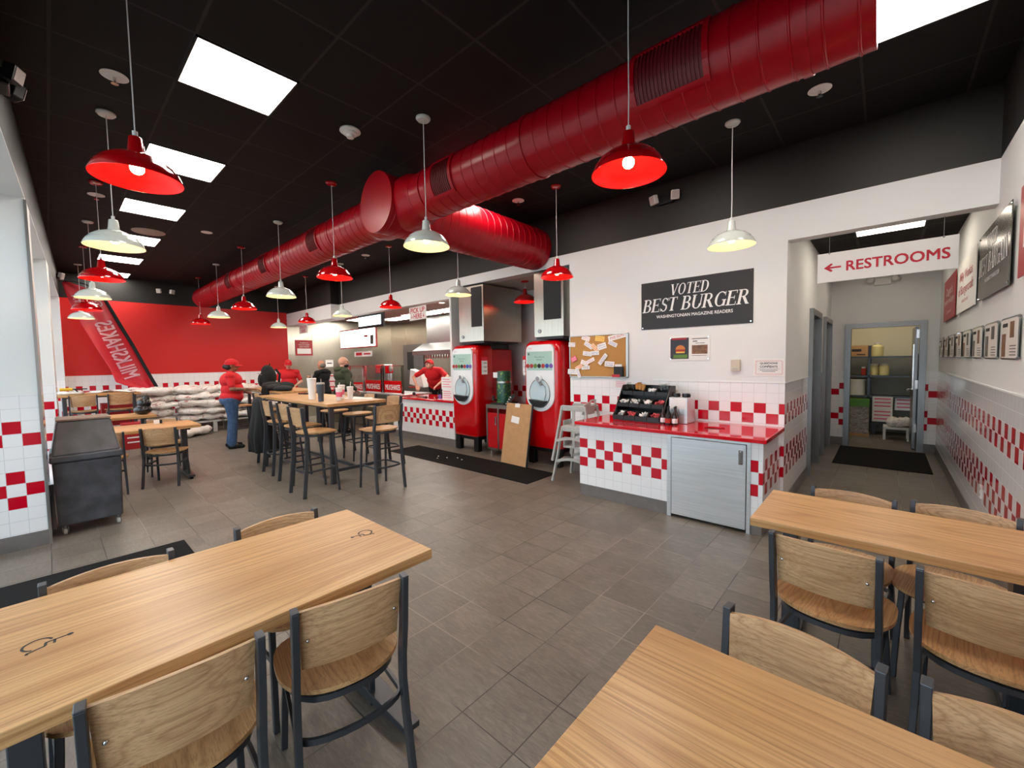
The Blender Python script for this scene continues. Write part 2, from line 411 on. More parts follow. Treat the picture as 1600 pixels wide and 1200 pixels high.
    def build(s, name, mats, parent=None, loc=None, rot=None, bevel=0.0, smooth=False, seg=2, remesh=0, sm=2, angle=40, dec=0):
        me = bpy.data.meshes.new(name); me.from_pydata(s.v, [], s.f); me.update()
        bm = bmesh.new(); bm.from_mesh(me); bmesh.ops.recalc_face_normals(bm, faces=bm.faces); bm.to_mesh(me); bm.free()
        if not isinstance(mats, (list, tuple)): mats = [mats]
        for m in mats: me.materials.append(m)
        for p, k in zip(me.polygons, s.m): p.material_index = k
        ob = bpy.data.objects.new(name, me); C.objects.link(ob)
        if remesh:
            r = ob.modifiers.new('r', 'REMESH'); r.mode = 'VOXEL'; r.voxel_size = remesh; r.use_smooth_shade = True
            if sm: q = ob.modifiers.new('s', 'SMOOTH'); q.factor = 0.6; q.iterations = sm
            if dec: q = ob.modifiers.new('d', 'DECIMATE'); q.ratio = dec
            bpy.context.view_layer.update()
            m2 = bpy.data.meshes.new_from_object(ob.evaluated_get(bpy.context.evaluated_depsgraph_get()))
            ob.modifiers.clear(); old = ob.data; ob.data = m2; m2.name = name; bpy.data.meshes.remove(old); me = m2
            for p in me.polygons: p.use_smooth = True
        elif smooth:
            for p in me.polygons: p.use_smooth = True
            me.set_sharp_from_angle(angle=math.radians(angle))
        if bevel:
            b = ob.modifiers.new('bevel', 'BEVEL'); b.width = bevel; b.segments = seg; b.limit_method = 'ANGLE'; b.angle_limit = 0.6
        if parent: ob.parent = parent
        if loc: ob.location = loc
        if rot: ob.rotation_euler = rot
        return ob

def tag(o, label, cat, group=None, kind=None):
    o['label'] = label; o['category'] = cat
    if group: o['group'] = group
    if kind: o['kind'] = kind
    return o
def thing(name, label, cat, loc=(0, 0, 0), rotz=0.0, group=None):
    o = bpy.data.objects.new(name, None); o.empty_display_size = 0.1; C.objects.link(o)
    o.location = loc; o.rotation_euler = (0, 0, rotz); return tag(o, label, cat, group)
def struct(o, label=None):
    o['kind'] = 'structure'
    if label: o['label'] = label
    return o
def dup(root, loc, rotz, label, group=None):
    r = root.copy(); C.objects.link(r); r.location = loc; r.rotation_euler = (0, 0, rotz); r['label'] = label
    if group: r['group'] = group
    for ch in list(root.children):
        c = ch.copy(); C.objects.link(c); c.parent = r
        for g in list(ch.children):
            d = g.copy(); C.objects.link(d); d.parent = c
    return r
D = math.radians
def TR(loc, rz=0.0, rx=0.0, ry=0.0):
    return Matrix.Translation(Vector(loc)) @ Euler((rx, ry, rz)).to_matrix().to_4x4()

# ================================================================ THE ROOM SHELL
XR, XE, YB, ZC, ZB = 0.62, -13.1, 4.95, 3.64, 3.07
b = MB(); b.box(-13.3, 0.9, -0.75, 11.9, -0.1, 0.0); struct(b.build('floor', M['floor']), 'grey brown stone look floor tiles in a square grid')
b = MB(); b.box(-13.3, 0.9, -0.75, 5.1, ZC, ZC + 0.1); struct(b.build('ceiling', M['ceil']), 'black suspended ceiling of square tiles over the dining room')
b = MB(); b.box(-0.9, 0.62, 5.1, 9.4, 3.05, 3.12); struct(b.build('ceiling', M['ceil_hall']), 'black tiled ceiling of the restroom hallway')
b = MB(); b.box(XE, -5.93, 5.10, 8.3, 2.95, 3.05); b.box(-5.905, -3.33, 5.15, 6.4, 2.92, 3.0)
struct(b.build('ceiling', M['ceil_white']), 'pale ceiling over the kitchen and drinks alcove')

def wallbox(b, x0, x1, y0, y1, z0, z1, mi): b.k = mi; b.box(x0, x1, y0, y1, z0, z1)
def wall_slab(b, x0, x1, y0, y1, top, mats=(0, 1, 2), tz=1.3175):
    # mats: tile, paint, black. three stacked bands of one wall
    wallbox(b, x0, x1, y0, y1, 0, min(tz, top), mats[0])
    wallbox(b, x0, x1, y0, y1, tz, min(ZB, top), mats[1])
    if top > ZB: wallbox(b, x0, x1, y0, y1, ZB, top, mats[2])

BW = [M['tile_back'], M['wall'], M['black_wall'], M['tile_side']]
b = MB()
wall_slab(b, -3.33, -0.756, YB, YB + 0.2, ZC, (0, 1, 2))
wallbox(b, -0.756, -0.75, YB, YB + 0.2, 0, 1.3175, 3); wallbox(b, -0.756, -0.75, YB, YB + 0.2, 1.3175, ZB, 1); wallbox(b, -0.756, -0.75, YB, YB + 0.2, ZB, ZC, 2)
struct(b.build('wall_back', BW), 'long white wall with red checker tile, black above')
def header(name, x0, x1, y0, y1, z0, lab):
    b = MB(); wallbox(b, x0, x1, y0, y1, z0, ZB, 1); wallbox(b, x0, x1, y0, y1, ZB, ZC, 2); struct(b.build(name, BW), lab)
header('wall_over_alcove', -5.905, -3.33, YB, YB + 0.2, 2.92, 'white and black wall strip over the soda machine alcove')
header('wall_over_kitchen', -10.25, -5.955, YB, YB + 0.15, 2.74, 'white and black wall strip over the kitchen opening')
header('wall_over_register', XE, -10.25, 4.75, YB + 0.15, 2.72, 'projecting white and black wall strip over the order counter')
header('wall_over_hall', -0.75, XR, YB, YB + 0.15, 2.73, 'white and black wall strip over the hallway opening')
b = MB(); wallbox(b, -5.955, -5.905, YB, 6.3, 0.88, ZB, 1); wallbox(b, -5.955, -5.905, 5.78, 6.3, 0, 0.88, 1); wallbox(b, -5.955, -5.905, YB, YB + 0.2, ZB, ZC, 2)
struct(b.build('wall_divider', BW), 'thin white wall between kitchen and drinks alcove')
b = MB(); b.k = 0
wallbox(b, -5.905, -3.33, 6.2, 6.3, 0, 1.3175, 0); wallbox(b, -5.905, -3.33, 6.2, 6.3, 1.3175, 2.95, 1)
wallbox(b, -3.40, -3.33, YB + 0.2, 6.3, 0, 2.95, 1)
struct(b.build('wall_alcove', [M['tile_back'], M['wall']]), 'white walls of the drinks machine alcove')

b = MB()
for y0, y1, top, black in ((-0.75, YB, ZC, True), (YB, 9.6, 3.06, False)):
    wallbox(b, XR, XR + 0.15, y0, y1, 0, 1.3175, 0); wallbox(b, XR, XR + 0.15, y0, y1, 1.3175, ZB if black else top, 1)
    if black: wallbox(b, XR, XR + 0.15, y0, y1, ZB, top, 2)
struct(b.build('wall_right', [M['tile_right'], M['wall'], M['black_wall']]), 'right hand wall with framed prints above tile')
b = MB()
for y0, y1 in ((YB + 0.2, 6.62), (7.62, 8.2), (9.2, 9.4)):
    wallbox(b, -0.9, -0.75, y0, y1, 0, 1.3175, 0); wallbox(b, -0.9, -0.75, y0, y1, 1.3175, 3.06, 1)
for y0, y1 in ((6.62, 7.62), (8.2, 9.2)): wallbox(b, -0.9, -0.75, y0, y1, 2.16, 3.06, 1)
struct(b.build('wall_hall_left', [M['tile_side'], M['wall']]), 'left wall of the hallway holding the two restroom doors')
b = MB()
for x0, x1 in ((-0.75, -0.46), (0.40, XR)):
    wallbox(b, x0, x1, 9.4, 9.5, 0, 1.3175, 0 if x0 < 0 else 2); wallbox(b, x0, x1, 9.4, 9.5, 1.3175, 3.06, 1)
wallbox(b, -0.46, 0.40, 9.4, 9.5, 2.08, 3.06, 1)
struct(b.build('wall_hall_end', [M['tile_hallend'], M['wall'], M['tile_hallend_r']]), 'end wall of the hallway around the storeroom door')
b = MB()
wallbox(b, -0.9, 0.9, 11.5, 11.6, 0, 1.55, 1); wallbox(b, -0.9, 0.9, 11.5, 11.6, 1.55, 2.6, 0)
wallbox(b, -1.0, -0.9, 9.5, 11.6, 0, 2.6, 0); wallbox(b, 0.9, 1.0, 9.5, 11.6, 0, 2.6, 0); wallbox(b, -1.0, 1.0, 9.5, 11.6, 2.6, 2.7, 0)
struct(b.build('wall_storeroom', [M['cream'], plain('grey_storeroom_panel', (138, 138, 128), 0.5)]), 'cream and grey storeroom walls')

b = MB()
wallbox(b, XE - 0.15, XE, -0.5, 4.75, 0, 1.40, 0); wallbox(b, XE - 0.15, XE, -0.5, 4.75, 1.40, 3.10, 1); wallbox(b, XE - 0.15, XE, -0.5, 4.75, 3.10, ZC, 2)
struct(b.build('wall_end', [M['tile_end'], M['red_wall'], M['black_wall']]), 'red painted end wall above checker tile')
b = MB(); b.box(XE - 0.15, XE, 4.75, 8.3, 0, 3.0)
b.box(XE, -5.93, 8.2, 8.3, 0, 2.95); b.box(-5.96, -5.93, 6.3, 8.2, 0, 2.95)
for y in (5.45, 6.32, 7.3): b.box(XE, XE + 0.006, y, y + 0.02, 0, 2.95)
for x in (-12.2, -11.1, -10.0, -8.9, -7.8, -6.8): b.box(x, x + 0.02, 8.194, 8.2, 0, 2.95)
struct(b.build('wall_kitchen', M['steel']), 'brushed steel wall panels of the kitchen')

# window wall: pillars, black beam, glass, slightly skewed as in the photograph
def wy(x): return -0.06 + max(0.0, (-5.6 - x)) * 0.04
b = MB()
for x0, x1 in ((-6.05, -5.6), (-9.05, -8.6), (XE, -12.75)):
    for z0, z1, mi in ((0, 1.36, 0), (1.36, ZB, 1)):
        b.k = mi; P = [(x0, -0.5), (x1, -0.5), (x1, wy(x1)), (x0, wy(x0))]
        b.add([(x, y, z) for z in (z0, z1) for x, y in P], [(0, 1, 2, 3), (7, 6, 5, 4), (0, 4, 5, 1), (1, 5, 6, 2), (2, 6, 7, 3), (3, 7, 4, 0)])
b.k = 1
P = [(XE, -0.6), (XR, -0.6), (XR, -0.34), (-2.6, -0.18), (-5.6, -0.06), (XE, wy(XE))]
n6 = len(P)
b.add([(x, y, z) for z in (ZB, ZB + 0.01) for x, y in P], [tuple(range(n6)), tuple(range(n6, 2 * n6))] + [(i, (i + 1) % n6, (i + 1) % n6 + n6, i + n6) for i in range(n6)])
b.k = 2
b.add([(x, y, z) for z in (ZB + 0.01, ZC) for x, y in P], [tuple(range(n6)), tuple(range(n6, 2 * n6))] + [(i, (i + 1) % n6, (i + 1) % n6 + n6, i + n6) for i in range(n6)])
struct(b.build('wall_window', [M['tile_pillar'], M['wall'], M['black_wall']]), 'window wall pillars under a black beam')
b = MB(); b.box(XR, XR + 0.15, -0.75, -0.55, 0, ZB)
struct(b.build('trim_corner', M['wall']))
def window(n, x0, x1, y, z0, z1, nm, lab):
    e = bpy.data.objects.new('window_%d' % n, None); C.objects.link(e); struct(e, lab); e.location = ((x0 + x1) / 2, y, 0)
    X0, X1 = x0 - e.location.x, x1 - e.location.x
    f = MB(); t = 0.05
    f.box(X0, X1, -0.04, 0.04, z0, z0 + t); f.box(X0, X1, -0.04, 0.04, z1 - t, z1)
    for k in range(nm + 1):
        x = X0 + (X1 - X0 - t) * k / nm; f.box(x, x + t, -0.04, 0.04, z0, z1)
    f.build('window_frame', M['alu'], e)
    g = MB(); g.box(X0 + t, X1 - t, -0.004, 0.004, z0 + t, z1 - t); g.build('glass_pane', M['glass'], e)
window(1, -5.6, 0.62, -0.52, 0.02, 3.05, 5, 'storefront glass beside the camera')
window(2, -8.6, -6.05, -0.30, 0.45, 3.05, 2, 'window between the first two pillars')
window(3, -12.75, -9.05, -0.22, 0.45, 3.05, 3, 'window in front of the far booths')
b = MB(); b.box(-8.6, -6.05, -0.42, -0.02, 0, 0.45); b.box(-12.75, -9.05, -0.4, 0.04, 0, 0.45)
struct(b.build('wall_sill', M['tile_side']), 'tiled low wall under the windows')
b = MB(); b.box(-40, 30, -40, -0.76, -0.12, -0.06); struct(b.build('ground', M['pav']), 'pale pavement outside the windows')

# base tiles, tile caps
b = MB(); h = 0.135; e = 0.008
b.box(-3.33, -0.742, YB - e, YB, 0, h); b.box(-0.75, -0.742, YB, 6.62, 0, h); b.box(-0.75, -0.742, 7.62, 8.2, 0, h)
b.box(XR - e, XR, -0.5, 9.4, 0, h); b.box(-0.75, -0.54, 9.392, 9.4, 0, h); b.box(0.48, XR, 9.392, 9.4, 0, h)
b.box(XE, XE + e, 0.2, 4.75, 0, h); b.box(-5.6, -5.592, -0.38, -0.06, 0, h); b.box(-5.592, -5.6, -0.06, -0.052, 0, h)
struct(b.build('baseboard_room', M['base']), 'grey base tiles along the walls')
b = MB()
b.box(-3.33, -0.744, YB - 0.006, YB, 1.3145, 1.3205); b.box(-0.75, -0.744, YB, 6.62, 1.312, 1.322); b.box(XR - 0.008, XR, -0.5, 9.4, 1.312, 1.324)
b.box(-0.75, -0.54, 9.392, 9.4, 1.312, 1.322); b.box(0.48, XR, 9.392, 9.4, 1.312, 1.322); b.box(XE, XE + 0.01, 0.2, 4.75, 1.395, 1.42)
struct(b.build('trim_tile_cap', M['wall']), 'thin white cap strip above the tiles')
b = MB(); b.box(-5.605, -5.59, -0.07, -0.05, 0, 3.05); struct(b.build('trim_1', M['alu']), 'metal corner strip on the first pillar')

# doors of the hallway
def side_door(n, y0, y1, lab):
    e = bpy.data.objects.new('door_%d' % n, None); C.objects.link(e); struct(e, lab); e.location = (-0.75, (y0 + y1) / 2, 0); w2 = (y1 - y0) / 2
    f = MB(); f.box(-0.14, 0.045, -w2, -w2 + 0.06, 0, 2.2); f.box(-0.14, 0.045, w2 - 0.06, w2, 0, 2.2); f.box(-0.14, 0.045, -w2 + 0.06, w2 - 0.06, 2.12, 2.2)
    f.build('door_frame', M['steel_dull'], e)
    p = MB(); p.box(-0.09, -0.045, -w2 + 0.06, w2 - 0.06, 0.01, 2.12); p.build('door_leaf', M['steel_dull'], e)
    hd = MB(); hd.cyl((-0.045, -w2 + 0.13, 1.0), (0.02, -w2 + 0.13, 1.0), 0.012, 10); hd.box(0.01, 0.03, -w2 + 0.12, -w2 + 0.26, 0.99, 1.012); hd.build('door_handle', M['chrome'], e)
    s = MB(); s.box(-0.045, -0.042, -0.1, 0.1, 1.45, 1.65); s.build('door_sign', M['sign_black'], e)
side_door(1, 6.62, 7.62, 'nearer restroom door in a steel frame')
side_door(2, 8.2, 9.2, 'farther restroom door in a steel frame')
e = bpy.data.objects.new('door_3', None); C.objects.link(e); struct(e, 'open storeroom door in a wide steel frame'); e.location = (-0.03, 9.4, 0)
f = MB(); f.box(-0.51, -0.43, -0.03, 0.12, 0, 2.13); f.box(0.43, 0.51, -0.03, 0.12, 0, 2.13); f.box(-0.43, 0.43, -0.03, 0.12, 2.05, 2.13); f.build('door_frame', M['steel_dull'], e)
p = MB(); p.box(0.375, 0.42, 0.11, 1.0, 0.02, 2.04); p.build('door_leaf', M['steel_dull'], e, bevel=0.003)
p = MB(); p.box(0.36, 0.375, 0.11, 0.24, 1.0, 1.75); p.build('kick_strip', M['chrome'], e)
p = MB()
for z in (1.85, 1.02, 0.3): p.box(0.395, 0.43, 0.07, 0.11, z, z + 0.14)
p.build('hinge', M['chrome'], e)
p = MB(); p.cyl((0.375, 0.75, 0.97), (0.32, 0.75, 0.97), 0.02, 12); p.bar([(0.325, 0.75, 0.97), (0.32, 0.62, 0.965)], 0.02, 0.02); p.build('door_handle', M['chrome'], e)

# ================================================================ CEILING FIXTURES
M['hall_panel'] = emit('lit_hall_panel', (255, 240, 220), 9.0)
def panel_light(lab, x0, y0, z, group='square ceiling light panels', w=0.61):
    t = thing('ceiling_light_panel', lab, 'ceiling light', (x0 + w / 2, y0 + w / 2, z), 0, group)
    f = MB(); h = w / 2
    for a in ((-h, h, -h, -h + 0.012), (-h, h, h - 0.012, h), (-h, -h + 0.012, -h, h), (h - 0.012, h, -h, h)): f.box(a[0], a[1], a[2], a[3], -0.012, -0.001)
    f.build('frame', M['black_wall'], t)
    g = MB(); g.box(-h + 0.012, h - 0.012, -h + 0.012, h - 0.012, -0.008, -0.002); g.build('diffuser', M['panel' if z > 3.5 else 'hall_panel'], t)
    return t
names = ['nearest to the camera', 'second from the camera', 'third from the camera', 'fourth from the camera', 'fifth from the camera', 'farthest from the camera, by the red wall']
for k in range(6): panel_light('lit square ceiling panel in the left row, ' + names[k], -3.84 - 1.83 * k, 0.72, ZC)
panel_light('lit square ceiling panel past the right end of the big red duct', -0.18, 3.16, ZC)
for k, s in enumerate(['second along', 'third along', 'fourth along', 'fifth along', 'sixth along', 'seventh along']):
    panel_light('lit square ceiling panel behind the long red duct, %s from the right wall' % s, -2.01 - 1.83 * k, 3.16, ZC)
panel_light('lit square ceiling panel in the restroom hallway, nearer one', -0.31, 6.15, 3.05)
panel_light('unseen light panel added to brighten the restroom hallway, farther one behind the hanging sign', -0.25, 8.1, 3.05, w=0.42)  # added lamp, hidden by the sign, to brighten the hall end
t = panel_light('lit ceiling panel in the storeroom', -0.4, 10.2, 2.6, w=0.5)

def kitchen_strip(x0, x1, y0, y1, lab):
    t = thing('ceiling_light_strip', lab, 'ceiling light', ((x0 + x1) / 2, (y0 + y1) / 2, 2.95), 0, 'kitchen ceiling lights'); a = (x1 - x0) / 2; c = (y1 - y0) / 2
    f = MB(); f.box(-a, a, -c, c, -0.03, -0.001); f.build('frame', M['white_plastic'], t)
    g = MB(); g.box(-a + 0.02, a - 0.02, -c + 0.02, c - 0.02, -0.034, -0.03); g.build('diffuser', M['panel'], t)
kitchen_strip(-8.9, -7.7, 6.7, 7.25, 'long lit kitchen ceiling panel nearest the soda machines')
kitchen_strip(-10.2, -9.0, 6.7, 7.25, 'long lit kitchen ceiling panel behind the hanging order screen')
kitchen_strip(-12.4, -11.2, 6.2, 6.7, 'long lit kitchen ceiling panel near the steel side wall')
kitchen_strip(-7.5, -6.3, 6.7, 7.25, 'long light panel added to brighten the kitchen, behind the thin dividing wall')  # extra strip added so the kitchen steel gets more light
kitchen_strip(-11.6, -10.4, 6.9, 7.4, 'long light panel added to brighten the kitchen, behind the menu board')  # second extra strip, also added only to lift the kitchen light
def downlight(x, y, z, lab):
    t = thing('recessed_downlight', lab, 'ceiling light', (x, y, z), 0, 'recessed downlights')
    f = MB(); f.lathe([(0.06, -0.001), (0.095, -0.001), (0.095, -0.008), (0.065, -0.01), (0.06, -0.004)], 20, cap=False); f.build('trim_ring', M['white_plastic'], t, smooth=True)
    g = MB(); g.cyl((0, 0, -0.002), (0, 0, -0.005), 0.062, 20); g.build('lamp', M['can'], t)
downlight(-7.6, 6.1, 2.95, 'small recessed downlight right of the pick up sign')
downlight(-12.2, 5.9, 2.95, 'small recessed downlight left of the order screen')
downlight(-11.3, 5.5, 2.95, 'small recessed downlight above the menu board')
downlight(-9.3, 5.5, 2.95, 'small recessed downlight between order screen and pick up sign')

def sprinkler(x, y, lab):
    t = thing('sprinkler_head', lab, 'sprinkler', (x, y, ZC), 0, 'ceiling sprinklers')
    a = MB(); a.lathe([(0.0, -0.001), (0.075, -0.001), (0.078, -0.006), (0.03, -0.014), (0, -0.014)], 20); a.build('escutcheon', M['white_plastic'], t, smooth=True)
    a = MB(); a.cyl((0, 0, -0.014), (0, 0, -0.04), 0.009, 10); a.box(-0.014, -0.01, -0.003, 0.003, -0.055, -0.02); a.box(0.01, 0.014, -0.003, 0.003, -0.055, -0.02); a.cyl((0, 0, -0.055), (0, 0, -0.058), 0.022, 14)
    a.build('nozzle', M['chrome'], t)
sprinkler(-4.10, 0.42, 'ceiling sprinkler nearest the camera, above the first red pendant')
sprinkler(-7.03, 0.49, 'ceiling sprinkler above the third pendant of the window row')
sprinkler(-0.43, 4.09, 'ceiling sprinkler near the right wall, under the red duct')
sprinkler(-3.56, 4.14, 'ceiling sprinkler beside the short red cross duct')
sprinkler(-7.4, 4.14, 'ceiling sprinkler above the kitchen opening')
t = thing('smoke_detector', 'round white smoke detector left of the white pendant by the duct', 'smoke detector', (-3.57, 1.89, ZC))
a = MB(); a.lathe([(0, -0.001), (0.085, -0.001), (0.088, -0.012), (0.075, -0.02), (0, -0.02)], 28); a.build('base', M['white_plastic'], t, smooth=True)
a = MB(); a.lathe([(0.06, -0.02), (0.058, -0.036), (0.035, -0.045), (0.03, -0.065), (0, -0.068)], 24); a.build('sensor', M['white_plastic'], t, smooth=True)
t = thing('ceiling_speaker', 'large round perforated speaker in the black ceiling', 'speaker', (-8.39, 1.13, ZC))
a = MB(); a.lathe([(0, -0.001), (0.20, -0.001), (0.20, -0.006), (0.19, -0.012), (0, -0.014)], 32); a.build('grille', plain('speaker_grille', (170, 150, 140), 0.6, bumpy=0.5, bscale=300), t, smooth=True)
t = thing('blank_cover_plate', 'small round white cover plate in the black ceiling', 'cover plate', (-7.82, 1.74, ZC))
a = MB(); a.lathe([(0, -0.001), (0.075, -0.001), (0.075, -0.005), (0, -0.008)], 24); a.build('plate', M['white_plastic'], t, smooth=True)

# ---------------------------------------------------------------- ducts
DY, DZ, DR = 2.61, 3.23, 0.224
def duct_prof(L, r, step, n=1):
    pr = [(0, 0), (r, 0)]; z = step * 0.6
    while z < L - 0.03:
        pr += [(r, z - 0.007), (r + 0.0045, z - 0.003), (r + 0.0045, z + 0.003), (r, z + 0.007)]; z += step
    return pr + [(r, L), (0, L)]
def grille(parent, x0, x1, name='grille'):
    f = MB(); g = MB(); a0, a1 = D(-38), D(33)       # around the -Y direction
    def P(x, a, r): return Vector((x, -math.cos(a) * r, math.sin(a) * r))
    R0 = DR + 0.004
    def patch(m, xa, xb, aa, ab, r0, r1, nx=1, na=10):
        for i in range(na):
            u0 = aa + (ab - aa) * i / na; u1 = aa + (ab - aa) * (i + 1) / na
            q = [P(xa, u0, r1), P(xb, u0, r1), P(xb, u1, r1), P(xa, u1, r1), P(xa, u0, r0), P(xb, u0, r0), P(xb, u1, r0), P(xa, u1, r0)]
            m.add(q, [(0, 1, 2, 3), (7, 6, 5, 4), (0, 4, 5, 1), (1, 5, 6, 2), (2, 6, 7, 3), (3, 7, 4, 0)])
    patch(f, x0 - 0.03, x0, a0 - 0.13, a1 + 0.13, R0 - 0.01, R0 + 0.012); patch(f, x1, x1 + 0.03, a0 - 0.13, a1 + 0.13, R0 - 0.01, R0 + 0.012)
    patch(f, x0, x1, a0 - 0.13, a0, R0 - 0.01, R0 + 0.012, na=2); patch(f, x0, x1, a1, a1 + 0.13, R0 - 0.01, R0 + 0.012, na=2)
    fo = f.build(name, M['duct'], parent, smooth=True, angle=30)
    patch(g, x0, x1, a0, a1, R0 - 0.01, R0 + 0.002)
    n = max(6, int((x1 - x0) / 0.022))
    for k in range(1, n):
        x = x0 + (x1 - x0) * k / n; patch(g, x - 0.003, x + 0.003, a0, a1, R0, R0 + 0.010, na=6)
    g.build('slats', M['duct_dark'], fo)
t = thing('main_air_duct', 'long red spiral air duct under the black ceiling, with a short thick cross duct', 'air duct', (0, DY, DZ))
Tx = Matrix.Translation(Vector((-12.36, 0, 0))) @ Euler((0, PI / 2, 0)).to_matrix().to_4x4()
a = MB(); a.lathe(duct_prof(12.36 - 0.066, DR, 0.128), 48, Tx); a.build('tube', M['duct'], t, smooth=True, angle=25)
for x in (-10.7, -8.9, -7.0, -5.2, -3.3, -2.05, -0.33):
    a = MB(); a.lathe([(DR, -0.02), (DR + 0.008, -0.02), (DR + 0.008, 0.02), (DR, 0.02)], 48, Matrix.Translation(Vector((x, 0, 0))) @ Euler((0, PI / 2, 0)).to_matrix().to_4x4(), cap=False); a.build('joint_band', M['duct'], t, smooth=True, angle=25)
for x0, x1 in ((-1.14, -0.76), (-3.08, -2.84), (-5.78, -5.52), (-7.66, -7.4), (-9.6, -9.3)): grille(t, x0, x1)
Ty = TR((-3.925, 2.33 - DY, 0)) @ Euler((-PI / 2, 0, 0)).to_matrix().to_4x4()
a = MB(); a.lathe(duct_prof(2.61, 0.295, 0.115), 48, Ty); a.build('cross_tube', M['duct'], t, smooth=True, angle=25)
a = MB(); a.lathe([(0, -0.006), (0.302, -0.006), (0.302, 0.03), (0.295, 0.03)], 48, Ty, cap=False); a.build('end_cap', M['duct'], t, smooth=True, angle=25)
a = MB(); a.lathe([(0.224, -0.46), (0.262, -0.33), (0.262, 0.33), (0.224, 0.46)], 40, Matrix.Translation(Vector((-3.925, 0, 0))) @ Euler((0, PI / 2, 0)).to_matrix().to_4x4(), cap=False); a.build('saddle', M['duct'], t, smooth=True, angle=25)

# ---------------------------------------------------------------- pendants
SH = [(0.026, 0.215), (0.030, 0.21), (0.037, 0.142), (0.044, 0.130), (0.080, 0.117), (0.120, 0.098), (0.155, 0.070), (0.170, 0.047), (0.176, 0.043), (0.195, 0.0)]
def make_pendant(kind, z_rim=2.575, ceil=ZC):
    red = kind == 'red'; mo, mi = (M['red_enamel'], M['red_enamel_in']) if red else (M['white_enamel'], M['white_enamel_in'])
    t = thing('pendant_lamp', '', 'pendant lamp', (0, 0, 0)); L = ceil - z_rim
    a = MB(); a.lathe([(0, 0.225)] + SH + [(0.195, -0.004)], 40, cap=False); s = a.build('lamp_shade', mo, t, smooth=True, angle=35)
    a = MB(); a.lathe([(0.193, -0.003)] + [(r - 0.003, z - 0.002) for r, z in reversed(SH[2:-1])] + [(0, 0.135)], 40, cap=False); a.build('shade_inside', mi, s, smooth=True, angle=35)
    a = MB(); a.ball((0, 0, 0.055), (0.031, 0.031, 0.031), 12); a.caps((0, 0, 0.08), (0, 0, 0.12), 0.015, 0.013); a.build('bulb', M['bulb'], t, smooth=True)
    a = MB(); a.cyl((0, 0, 0.22), (0, 0, 0.245), 0.012, 10); a.tube([(0, 0, 0.24), (0.002, 0, 0.4), (-0.001, 0, 0.7), (0, 0, L - 0.02)], 0.0032 if red else 0.0038, 6); a.build('cord', M['cord'], t, smooth=True)
    a = MB(); a.lathe([(0, L - 0.028), (0.05, L - 0.024), (0.062, L - 0.012), (0.062, L - 0.001), (0, L - 0.001)], 24); a.build('canopy', mo, t, smooth=True)
    return t
PX = [-1.05, -2.95, -4.74, -6.56, -8.38, -10.13, -11.93]
ORD = ['first', 'second', 'third', 'fourth', 'fifth', 'sixth', 'seventh']
proto = {}
def pendant(kind, x, y, label, ceil=ZC):
    key = (kind, ceil)
    if key not in proto:
        o = make_pendant(kind, ceil=ceil); proto[key] = o; o.location = (x, y, 2.575); o['label'] = label; o['group'] = 'dome pendant lamps'
    else: dup(proto[key], (x, y, 2.575), 0, label, 'dome pendant lamps')
for i, k in enumerate(['red', 'white', 'red', 'white', 'red', 'white'], 1):
    pendant(k, PX[i] - (0.02 if i == 1 else 0), (0.37, 0.42, 0.46, 0.48, 0.5, 0.5)[i - 1], 'glossy %s dome pendant over the window side tables, %s of that row from the camera' % (k, ORD[i - 1]))
for i, k in enumerate(['red', 'white', 'red', 'white', 'red', 'white', 'red']):
    pendant(k, PX[i], (2.13, 2.22, 2.26, 2.32, 2.35, 2.38, 2.44)[i], 'glossy %s dome pendant in the middle row under the long duct, %s from the right' % (k, ORD[i]))
for i, k in enumerate(['white', 'red', 'white', 'red', 'white', 'red', 'white']):
    pendant(k, PX[i], 4.12, 'glossy %s dome pendant in the row along the back wall, %s from the right' % (k, ORD[i]))
pendant('red', -4.54, 5.42, 'glossy red dome pendant hanging inside the drinks alcove', 2.92)

def emergency(loc, rz, lab, hm='white_plastic'):
    t = thing('emergency_light', lab, 'emergency light', loc, rz, 'twin head emergency lights')
    a = MB(); a.box(-0.09, 0.09, -0.05, -0.001, -0.05, 0.05); a.build('housing', M['black_plastic'], t, bevel=0.008)
    for s in (-1, 1):
        T = Matrix.Translation(Vector((s * 0.125, -0.07, 0.01))) @ Euler((0.25, 0, s * 0.5)).to_matrix().to_4x4()
        a = MB(); a.box(-0.045, 0.045, -0.03, 0.03, -0.05, 0.05, T); a.bar([(s * 0.08, -0.03, 0), (s * 0.115, -0.05, 0.005)], 0.02, 0.02); o = a.build('lamp_head', M[hm], t, bevel=0.008)
        a = MB(); a.box(-0.036, 0.036, -0.034, -0.03, -0.04, 0.04, T); a.build('lens', plain('frosted_lens', (190, 180, 176), 0.3), o)
emergency((-1.96, YB, 3.44), 0, 'twin head emergency light on the black wall above the drinks station')
emergency((XE, 2.0, 3.40), PI / 2, 'twin head emergency light on the black strip above the red wall')
emergency((-4.2, -0.12, 3.40), PI, 'twin head emergency light on the black beam at the upper left corner', 'black_plastic')
emergency((-12.2, 0.2, 3.40), PI, 'twin head emergency light at the far end of the black beam')
t = thing('exit_light', 'white box with two lamp heads high above the storeroom door', 'emergency light', (-0.07, 9.4, 2.82))
a = MB(); a.box(-0.11, 0.11, -0.05, -0.001, -0.07, 0.05); a.build('housing', M['white_plastic'], t, bevel=0.01)
for s in (-1, 1):
    a = MB(); a.lathe([(0.0, 0), (0.055, 0), (0.06, 0.03), (0.04, 0.07), (0, 0.075)], 20, Matrix.Translation(Vector((s * 0.155, -0.045, 0.02))) @ Euler((PI / 2, 0, 0)).to_matrix().to_4x4()); a.build('lamp_head', M['white_plastic'], t, smooth=True)

